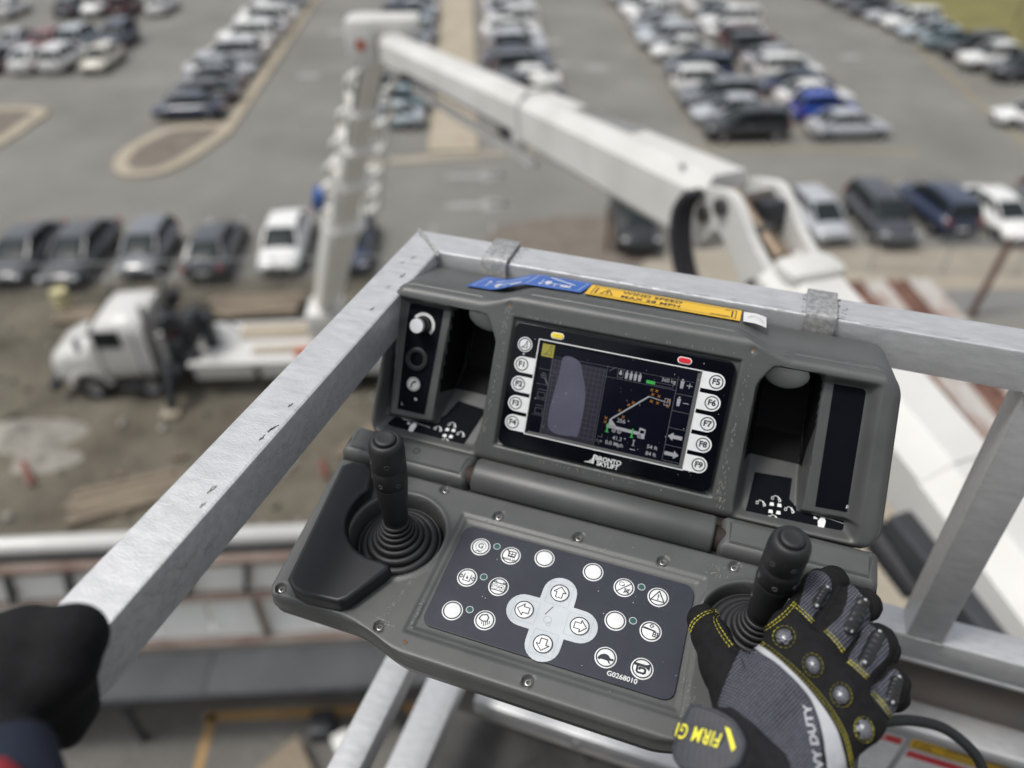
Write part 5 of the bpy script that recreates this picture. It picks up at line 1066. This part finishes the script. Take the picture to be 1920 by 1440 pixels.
fr_ = [(-.02, .60, .66), (.60, .74, .50), (.73, .83, .41), (.82, .905, .34), (.89, 1.0, .28)]
for a, b, wd in fr_:
    mb = MB(); sect(mb, BB+(EE-BB)*a, BB+(EE-BB)*b, wd, wd*1.15); mb.build('boom_section', M['mast'], TR, 30)
    mb = MB(); q = BB+(EE-BB)*b; sect(mb, q-bd*.12, q+bd*.02, wd*1.22, wd*1.38); mb.build('boom_collar', M['mast'], TR, 30)
mb = MB()
for k in range(6):
    t = .63+.062*k; p = BB+(EE-BB)*t; r_ = .60-.055*k; c = p-bs*(.44-.045*k)
    mb.tube([c-bs*(r_*.5*math.cos(a))+bu*(r_*.5*math.sin(a)*.4)+bd*(r_*.75*math.sin(a)) for a in np.linspace(-1.5, 1.9, 12)], .075-.006*k, 8)
    mb.tube([p+bs*(.30-.03*k)+bs*(r_*.28*math.cos(a))+bd*(r_*.6*math.sin(a)) for a in np.linspace(-1.5, 1.5, 10)], .075-.006*k, 8)
mb.build('hose_guide', M['mast'], TR, 180)['kind'] = 'stuff'
mb = MB()
for s in (-1, 1): mb.tube([BB+(EE-BB)*t+bs*s*(.33-.19*t)-bu*.1 for t in (.05, .3, .6, .8, .97)], .022, 8)
mb.build('hydraulic_hose', M['hose'], TR, 180)
mb = MB(); mb.tube([BB+(EE-BB)*.64+bs*.5+bd*.05, BB+(EE-BB)*.69+bs*.48], .12, 14); mb.build('work_light', M['blue'], TR, 60)
J = [Vector(q) for q in ((-3.54, 6.93, 13.7), (-1.42, 4.98, 13.91), (.366, 3.0, 14.21), (.673, 2.53, 14.10), (1.354, 1.68, 13.853), (1.85, .95, 13.70))]
mb = MB(); hd = (J[1]-J[0]).normalized(); hx_ = Vector((math.cos(YAW), math.sin(YAW), 0))
mb.box(EE+hx_*.16+Vector((0, 0, .16)), (.76, .36, .22), Matrix.Rotation(YAW, 3, 'Z'), 0, .05); mb.box(EE-hx_*.12, (.34, .40, .52), Matrix.Rotation(YAW, 3, 'Z'), 0, .05); mb.build('elbow_head', M['bw'], TR, 40)
mb = MB(); mb.tube([EE-hx_*.12+Vector((0, 0, .0))-Vector((-math.sin(YAW), math.cos(YAW), 0))*.205, EE-hx_*.12-Vector((-math.sin(YAW), math.cos(YAW), 0))*.215], .06, 16); mb.build('pivot_cap', M['orange'], TR, 60)
mb = MB(); sect(mb, J[0]-hd*.45, J[1]+hd*.1, .28, .32); mb.build('jib_section', M['bw'], TR, 30)
h2 = (J[2]-J[1]).normalized()
mb = MB(); sect(mb, J[1], J[2]-h2*.15, .345, .385, wd2=.355, ht2=.41); mb.build('jib_section', M['bw'], TR, 30)
mb = MB(); sect(mb, J[1]-h2*.03, J[1]+h2*.07, .40, .445); mb.build('boom_collar', M['bw'], TR, 30)
js = h2.cross(Vector((0, 0, 1))).normalized(); ju = js.cross(h2)
mb = MB(); mb.box(J[1]+h2*-.02+ju*.27+js*-.08, (.26, .16, .07), Matrix.Rotation(math.atan2(h2.y, h2.x), 3, 'Z'), 0, .03); mb.build('hose_bracket', M['bw'], TR, 40)
mb = MB(); mb.bar(J[1]+h2*.75+ju*.200+js*-.02, J[1]+h2*1.55+ju*.203+js*-.02, .12, .012, 0, .004); mb.build('grille_slot', mat_slot if False else M['screwm'], TR, 40)
mb = MB(); mb.bar(J[0]+h2*.2-ju*.30, J[1]-ju*.40, .06, .08, 0, .01); mb.bar(J[0]+h2*.9-ju*.34, J[0]+h2*.9-ju*.2, .05, .05); mb.bar(J[1]-h2*.3-ju*.42, J[1]-h2*.3-ju*.2, .05, .05); mb.build('hose_tray', M['bw'], TR, 40)
mb = MB(); mb.tube([J[1]+h2*.1+js*-.19-ju*.08, J[1]+h2*1.6+js*-.195-ju*.1, J[2]-h2*.2+js*-.2-ju*.05], .016, 8); mb.tube([J[0]+hd*.3+js*.15-ju*.1, J[1]+js*.16-ju*.13], .012, 8); mb.build('side_hose', M['hyd'], TR, 180)
for k in (0, 6):
    mb = MB(); q = J[1]+h2*(.12+.36*k)+ju*.1925+js*.13; mb.tube([q, q+ju*.014], .018, 6); mb.build('bolt', M['galv0'], TR, 50)
for t in (.25, .62): mb = MB(); sect(mb, J[1]+h2*2.6*t, J[1]+h2*(2.6*t+.012), .352, .392); mb.build('weld_seam', M['tw'], TR, 30)
# levelling linkage: two side plates with openings, pins, a hose loop
def link(off):
    mb = MB(); C2 = J[2]+js*off
    P = [(-.42, .26), (-.10, .40), (.12, .38), (.34, .12), (.62, -.14), (.60, -.34), (.36, -.36), (.16, -.16), (-.06, .04), (-.20, -.10), (-.42, -.22)]
    fn = lambda x, y, h: tuple(C2+h2*(x*.66+.05)+ju*(y*.58-.05)+js*h); plate(mb, smooth2d(P, 4), fn, -.022, .025, .006, n=2); return mb.build('link_plate', M['bw'], TR, 40)
link(-.145); link(.145)
mb = MB()
for x, y in ((-.2, .12), (.0, .24), (.46, -.24)): mb.tube([J[2]+h2*(x*.7+.04)+ju*(y*.66-.05)-js*.2, J[2]+h2*(x*.7+.04)+ju*(y*.66-.05)+js*.2], .045, 16)
mb.build('link_pin', M['steel'], TR, 60)
mb = MB(); mb.tube([J[2]+h2*-.15+ju*.05, J[2]+h2*.45-ju*.18], .075, 16); mb.tube([J[2]+h2*.0+ju*.16+js*.08, J[2]+h2*.4+js*.08-ju*.05], .03, 10, 0); mb.build('ram', mat('rusty_ram', (.16, .13, .10), .5, .4, col2=(.30, .22, .15), vscale=6), TR, 60)
for (x, y, z, d_, m_) in ((.10, .06, -.06, (.16, .12, .14), 'hyd'), (.22, -.02, .07, (.12, .10, .16), 'steel'), (.34, -.12, -.03, (.10, .24, .05), 'bw'), (.02, .12, .02, (.06, .30, .05), 'bw'), (.30, -.2, .0, (.14, .2, .10), 'hyd')):
    mb = MB(); mb.box(J[2]+h2*x+ju*y+js*z, d_, Matrix((h2, js, ju)).transposed(), 0, .012); mb.build('valve_block' if m_ != 'bw' else 'cross_plate', M[m_], TR, 40)
mb = MB()
for k in range(3): mb.tube(smooth2d([tuple(J[2]-h2*.12+ju*.15+js*(.20+.035*k)), tuple(J[2]-h2*.16+ju*.05+js*(.23+.04*k)), tuple(J[2]-h2*.13-ju*.12+js*(.25+.04*k)), tuple(J[2]-h2*.04-ju*.30+js*(.25+.035*k)), tuple(J[2]+h2*.10-ju*.46+js*.24)], 6, False), .027, 10)
mb.build('hose_loop', M['hose'], TR, 180)
mb = MB(); d3 = (J[5]-J[3]).normalized(); sect(mb, J[3]-d3*.06, J[4], .40, .36, .26, wd2=.385); sect(mb, J[4], J[5]+d3*.5, .388, .34, .26); mb.build('jib_arm', M['bw'], TR, 30)
k3 = d3.cross(Vector((0, 0, 1))).normalized(); u3 = k3.cross(d3)
mb = MB(); mb.box(J[3]+d3*.02+u3*.16, (.2, .3, .08), Matrix.Rotation(math.atan2(d3.y, d3.x), 3, 'Z'), 0, .06); mb.build('arm_bracket', M['bw'], TR, 40)
mb = MB(); mb.tube([J[3]+d3*.55+k3*.24-u3*.12, J[4]-d3*.3+k3*.24-u3*.10], .05, 12); mb.tube([J[3]+d3*.9+k3*.28-u3*.2, J[4]+d3*.3+k3*.26-u3*.2], .06, 12); mb.build('cable_carrier', M['hose'], TR, 60)
mb = MB(); mb.bar(J[4]+d3*.05+k3*.24-u3*.15, J[4]+d3*.75+k3*.22-u3*.1, .12, .22, 0, .02); mb.build('cover', M['hyd'], TR, 40)
mb = MB(); mb.tube([J[3]+d3*.8-k3*-.30-u3*.24, J[3]+d3*.8-k3*-.28-u3*.2], .05, 14); mb.build('brass_cap', M['kerb'], TR, 60)
# ------------------------------------------------------------------ fences, poles, sheds, site clutter
M['galv'] = mat('galvanised_tube', (.33, .34, .34), .5, .5, var=.15, vscale=4); M['rustst'] = mat('rusty_steel', (.06, .034, .026), .8, 0, col2=(.13, .07, .048), vscale=3); M['primer'] = mat('red_primer', (.15, .085, .066), .8, 0, col2=(.33, .28, .24), vscale=1.6, bump=.3, bscale=8)
M['clad'] = mat('grey_cladding', (.70, .70, .66), .55, .0, col2=(.80, .80, .76), vscale=1.5); M['darkroof'] = mat('dark_roofing', (.055, .059, .063), .8, 0, col2=(.085, .089, .092), vscale=1.2, bump=.4, bscale=9)
M['wood'] = mat('timber', (.15, .122, .086), .8, 0, col2=(.25, .205, .15), vscale=3, stretch=(1, 9, 9)); M['sand'] = mat('pale_sand', (.20, .186, .16), .95, 0, col2=(.33, .31, .275), vscale=2, bump=.6, bscale=8); M['brown'] = mat('brown_steel', (.115, .085, .065), .7, 0, col2=(.17, .125, .095), vscale=1.5)
def fence(a, b, n, h, label):
    a, b = Vector(a), Vector(b); t = thing('wire_fence', label, 'fence', lot(a.x, a.y, 0)); pp = None
    for k in range(n+1):
        p = a.lerp(b, k/n); mb = MB()
        if pp is None: mb.tube([lot(p.x, p.y, 0), lot(p.x, p.y, h+.06)], .035, 10); pp = mb.build('post', M['galv'], t, 60)
        else: o = pp.copy(); COL.objects.link(o); o.location = lot(p.x, p.y)-t.location
    mb = MB(); mb.tube([lot(a.x, a.y, h), lot(b.x, b.y, h)], .024, 8); mb.build('top_rail', M['galv'], t, 60)
    mb = MB(); L_ = (b-a).length; m = int(L_/.22); d = (b-a)/L_
    for k in range(m):
        for s in (0, 1):
            x0 = k*.22; x1 = x0+h if s == 0 else x0-h; z1 = h
            if x1 > L_: z1 = h-(x1-L_); x1 = L_
            if x1 < 0: z1 = h+x1; x1 = 0
            p, q = a+d*x0, a+d*x1; mb.bar(lot(p.x, p.y, .03), lot(q.x, q.y, z1), .006, .006)
    o = mb.build('mesh_wire', M['galv'], t); o['kind'] = 'stuff'; return t
fence((-34, 27.0), (.6, 26.6), 12, 1.5, 'chain-link fence with thin posts between the parked cars and the dirt site')
fence((13.5, 27.2), (34, 24.6), 7, 1.6, 'chain-link fence along the pale verge on the right')
mb = MB(); mb.bar(lot(18.8, 23.2, 0), lot(19.3, 23.5, 3.1), .20, .20, 0, .02); tag(mb.build('steel_post', M['rustst'], None, 40), 'leaning rusty brown steel post beside the red ribbed roof', 'post')
# ribbed roof with rusted sheets
sh = thing('ribbed_shed', 'low shed under a ribbed roof of rust-red and pale weathered sheets', 'shed', lot(15, 15, 0))
mb = MB(); lbox(mb, 13.6, 13.5, 1.3, (2.7, 13.4, 2.6), 0, .02); mb.build('wall', M['clad'], sh, 30)
M['rsheet'] = mat('rusted_sheet', (.09, .04, .028), .8, 0, col2=(.19, .10, .07), vscale=.9, thr=(.40, .66), stretch=(1.6, 1.6, 1), bump=.3, bscale=20)
M['psheet'] = mat('pale_sheet', (.28, .20, .165), .7, 0, col2=(.43, .41, .38), vscale=.8, thr=(.36, .52), stretch=(1.6, 1.6, 1), bump=.3, bscale=20)
for k in range(4):
    X = 12.45+.78*k; mb = MB(); prof = [(-.39, 0), (-.33, 0), (-.29, .09), (-.23, .09), (-.19, 0), (.19, 0), (.23, .05), (.29, .05), (.33, 0), (.388, 0)]
    P = [[tuple(lot(X+x, Y, 2.95+z-.02*(21.2-Y))) for x, z in prof] for Y in (21.2, 15, 6.5)]; mb.grid(P); mb.grid([[tuple(Vector(p)-Vector((0, 0, .03))) for p in r] for r in P]); mb.build('roof_sheet', M['rsheet' if k % 2 == 0 else 'psheet'], sh, 30)
# site building edge at the lower left
wl_ = thing('clad_wall', 'long grey clad wall with a white pipe on top and red primed steel rails', 'wall', lot(-8, 9.4, 0))
mb = MB(); ltube(mb, [(-26, 9.55, 5.02), (6, 9.55, 5.02)], .17, 18); mb.build('top_pipe', M['tw'], wl_, 180)
cp = None
for k in range(7):
    X = -23.5+4.5*k; mb = MB(); ltube(mb, [(X-.14, 9.55, 5.02), (X+.14, 9.55, 5.02)], .205, 18); mb.build('pipe_coupling', M['tw'], wl_, 60)
mb = MB(); lbox(mb, -10, 9.5, 4.74, (32, .18, .18)); mb.build('dark_gutter', M['darkroof'], wl_)
for z, h in ((4.60, .17), (3.50, .07), (1.98, .08)): mb = MB(); lbox(mb, -10, 9.34, z, (32, .22, h), 0, .015); mb.build('red_rail', M['primer'], wl_, 40)
for k in range(29):
    X = -25.4+1.12*k; mb = MB(); mb.grid([[tuple(lot(X-.53+a*1.06, 9.40+.2*j*.115+.03*(j % 2), 2.06+j*.115)) for a in (0, 1)] for j in range(13)]); mb.build('clad_panel', M['clad'], wl_)
    mb = MB(); lbox(mb, X, 9.44, 4.02, (1.0, .03, .86)); mb.build('upper_panel', M['clad'], wl_)
    mb = MB(); mb.bar(lot(X+.45, 9.36, 3.58), lot(X+.66, 9.36, 4.46), .15, .09); mb.build('brace', M['hyd'], wl_)
    if k % 3 == 0: mb = MB(); lbox(mb, X+.56, 9.36, 2.75, (.12, .08, 1.38)); mb.build('stud', M['brown'], wl_)
mb = MB(); lbox(mb, -10, 9.7, .95, (32, .3, 1.9)); mb.build('lower_wall', M['clad'], wl_)
cn = thing('canopy', 'flat dark roofed canopy at the foot of the clad wall', 'canopy', lot(-8, 8.6, 0))
for k in range(8): mb = MB(); lbox(mb, -24+4.05*k, 8.72, 1.84, (4.03, 1.0, .10), 0, .012); mb.build('roof_panel', M['darkroof'], cn, 40)
mb = MB(); lbox(mb, -10, 8.18, 1.78, (32, .07, .24)); mb.build('edge_trim', M['hyd'], cn)
for k in range(6): mb = MB(); lbox(mb, -24+5.5*k, 8.3, .88, (.12, .12, 1.76)); mb.build('post', M['hyd'], cn)
M['oyel'] = mat('orange_paint', (.30, .175, .06), .7, 0, col2=(.40, .25, .10), vscale=1.5)
M['dark2'] = gmat('old_asphalt', (.115, .110, .100), (.165, .158, .145), .6, 4); sheet('dark_yard', [(-30, -6), (12, -6), (10, 9.0), (-30, 9.0)], .016, 'dark2')
mb = MB(); ql2 = lambda a, b, wd: Ink(mb, lambda x, y, h: tuple(lot(x, y, h)), .022).line([a, b], wd, 0)
ql2((-6.3, 8.75), (-1.5, 8.7), .22); ql2((-6.2, 8.75), (-6.2, 3.0), .18); ql2((-1.6, 8.7), (-1.6, 3), .18); o = mb.build('yard_markings', M['oyel'], None); o['kind'] = 'structure'
bx = thing('plywood_sheet', 'brown plywood sheet lying askew between the yellow ground lines', 'plywood', lot(-4.2, 7.4, 0)); mb = MB(); mb.bar(lot(-4.7, 7.1, .08), lot(-3.9, 7.6, .4), 1.0, .03); mb.build('board', M['wood'], bx)
for k, (X, Y, s) in enumerate(((-3.7, 8.3, .5), (-3.2, 7.9, .4), (-2.8, 8.3, .35))):
    mb = MB(); lbox(mb, X, Y, s*.42, (s, s*1.1, s*.8), k % 2, .04, Matrix.Rotation(.5*k, 3, 'Z')); lbox(mb, X, Y, s*.84, (s*.9, s, s*.06), k % 2, .01, Matrix.Rotation(.5*k, 3, 'Z')); tag(mb.build('tool_case', [M['hyd'], M['clad']], None, 40), ['dark tool case nearest the brown plywood sheet', 'pale tool case between two dark cases', 'small dark case farthest from the plywood sheet'][k], 'tool case', 'tool cases between the yellow ground lines')
# open steel bin, heaps, timber, pipes
mb = MB(); mb.bar(lot(5.7, 29.2, 0), lot(5.75, 29.3, 1.9), .14, .14, 0, .02); tag(mb.build('steel_post', M['rustst'], None, 40), 'short rusty steel post on the bare patch beyond the platform corner', 'post')
def heap(name, X, Y, rx, ry, h, m, label, cat):
    mb = MB(); N = 26; A = 40; rows = []
    for i in range(N+1):
        q = i/N; rows.append([tuple(lot(X+rx*q*math.cos(a)*(1+.18*math.sin(3*a+1)), Y+ry*q*math.sin(a)*(1+.15*math.cos(2*a)), .01+h*max(0, (1-q*q))**1.3*(1+.22*math.sin(5*a+7*q)))) for a in np.linspace(0, 2*PI, A, endpoint=False)])
    mb.grid(rows, 0, True); tag(mb.build(name, M[m], None, 180), label, cat)
heap('sand_heap', -14.4, 18.4, 1.6, .95, .3, 'sand', 'pale heap of sand on the dirt in front of the truck', 'sand heap'); heap('sand_heap', -13.4, 17.2, 1.0, .6, .16, 'sand', 'smaller low sand heap nearer the white pipe', 'sand heap')
heap('soil_heap', -19, 23.5, 2.2, 1.0, .5, 'dirtg', 'brown soil heap behind the bonnet of the truck', 'soil heap')
def planks(X, Y, z, L_, n, ang, label, grp='timber stacks on the site', wd=.22):
    t = thing('timber_stack', label, 'timber', lot(X, Y, 0), group=grp)
    for k in range(n):
        for l in range(2 if n > 3 else 1):
            mb = MB(); lbox(mb, X-math.sin(ang)*(k-n/2)*(wd+.03)+.1*rng.normal(), Y+math.cos(ang)*(k-n/2)*(wd+.03), z+.05+.08*l, (L_*(.85+.25*rng.random()), wd, .07), 0, .006, Matrix.Rotation(ang+.04*rng.normal(), 3, 'Z')); mb.build('plank', M['wood'], t)
planks(-10.3, 15.6, .05, 2.9, 5, .30, 'loose pale planks on the dirt between truck and white pipe'); planks(-8.6, 25.2, .3, 3.4, 6, .05, 'brown timber stack behind the deck of the truck'); planks(-15.2, 25.3, .05, 2.0, 4, -.1, 'short timber stack at the fence behind the bonnet'); planks(-3.9, 17.4, .05, 1.6, 3, .8, 'few yellowish boards left of the console'); planks(-7.4, 17.6, .05, 1.4, 3, .2, 'short boards below the outrigger of the truck')
def pipe(name, p, q, r, m, label, cat, grp=None): mb = MB(); ltube(mb, [p, q], r, 14); tag(mb.build(name, M[m], None, 60), label, cat, grp)
pipe('red_pipe', (-13.9, 17.1, .12), (-13.2, 16.1, .12), .08, 'dred', 'short red pipe on the dirt at the left edge', 'pipe'); pipe('red_pipe', (-4.9, 16.6, .12), (-4.7, 15.9, .12), .08, 'dred', 'short red pipe just left of the console', 'pipe')
for k, (X, Y, lb) in enumerate(((-16.2, 25.9, 'pale yellow drum by the fence behind the truck bonnet'), (-14.9, 13.0, 'pale cream drum lying low near the white pipe'))):
    mb = MB(); mb.lathe([(.30, 0), (.32, .02), (.31, .28), (.325, .3), (.31, .32), (.31, .58), (.325, .6), (.31, .62), (.32, .86), (.30, .88), (.28, .85)], lambda x, y, h: tuple(lot(X+x, Y+y, h)), 24); tag(mb.build('drum', M['cream'] if 'cream' in M else mat('cream_drum', (.50, .46, .26), .5), None, 40), lb, 'drum', 'drums on the site')
rub = MB()
for k in range(420):
    X, Y = -20+24*rng.random(), 10.5+15.5*rng.random()
    if -15 < X < -1 and 19.6 < Y < 22.8: continue
    s = .05+.16*rng.random()**2; lbox(rub, X, Y, s*.4, (s*(1+rng.random()), s, s*.7), int(rng.integers(0, 3)), 0, Matrix.Rotation(rng.random()*3, 3, 'Z'))
tag(rub.build('rubble', [M['sand'], M['dirtg'], M['brown']], None), 'scattered stones and scraps on the dirt', 'rubble', kind='stuff')
for X, Y in ((43.5, 61.0), (46, 66)):
    t = thing('lamp_post', 'thin lamp post standing on the dry grass, ' + ('nearer' if X < 45 else 'farther') + ' of two', 'lamp post', lot(X, Y, 0), group='lamp posts on the grass')
    mb = MB(); ltube(mb, [(X, Y, 0), (X, Y, 6)], .08); mb.build('pole', M['brown'], t, 60); mb = MB(); lbox(mb, X-.3, Y, 6.03, (.7, .25, .12), 0, .03); mb.build('lamp_head', M['hyd'], t)
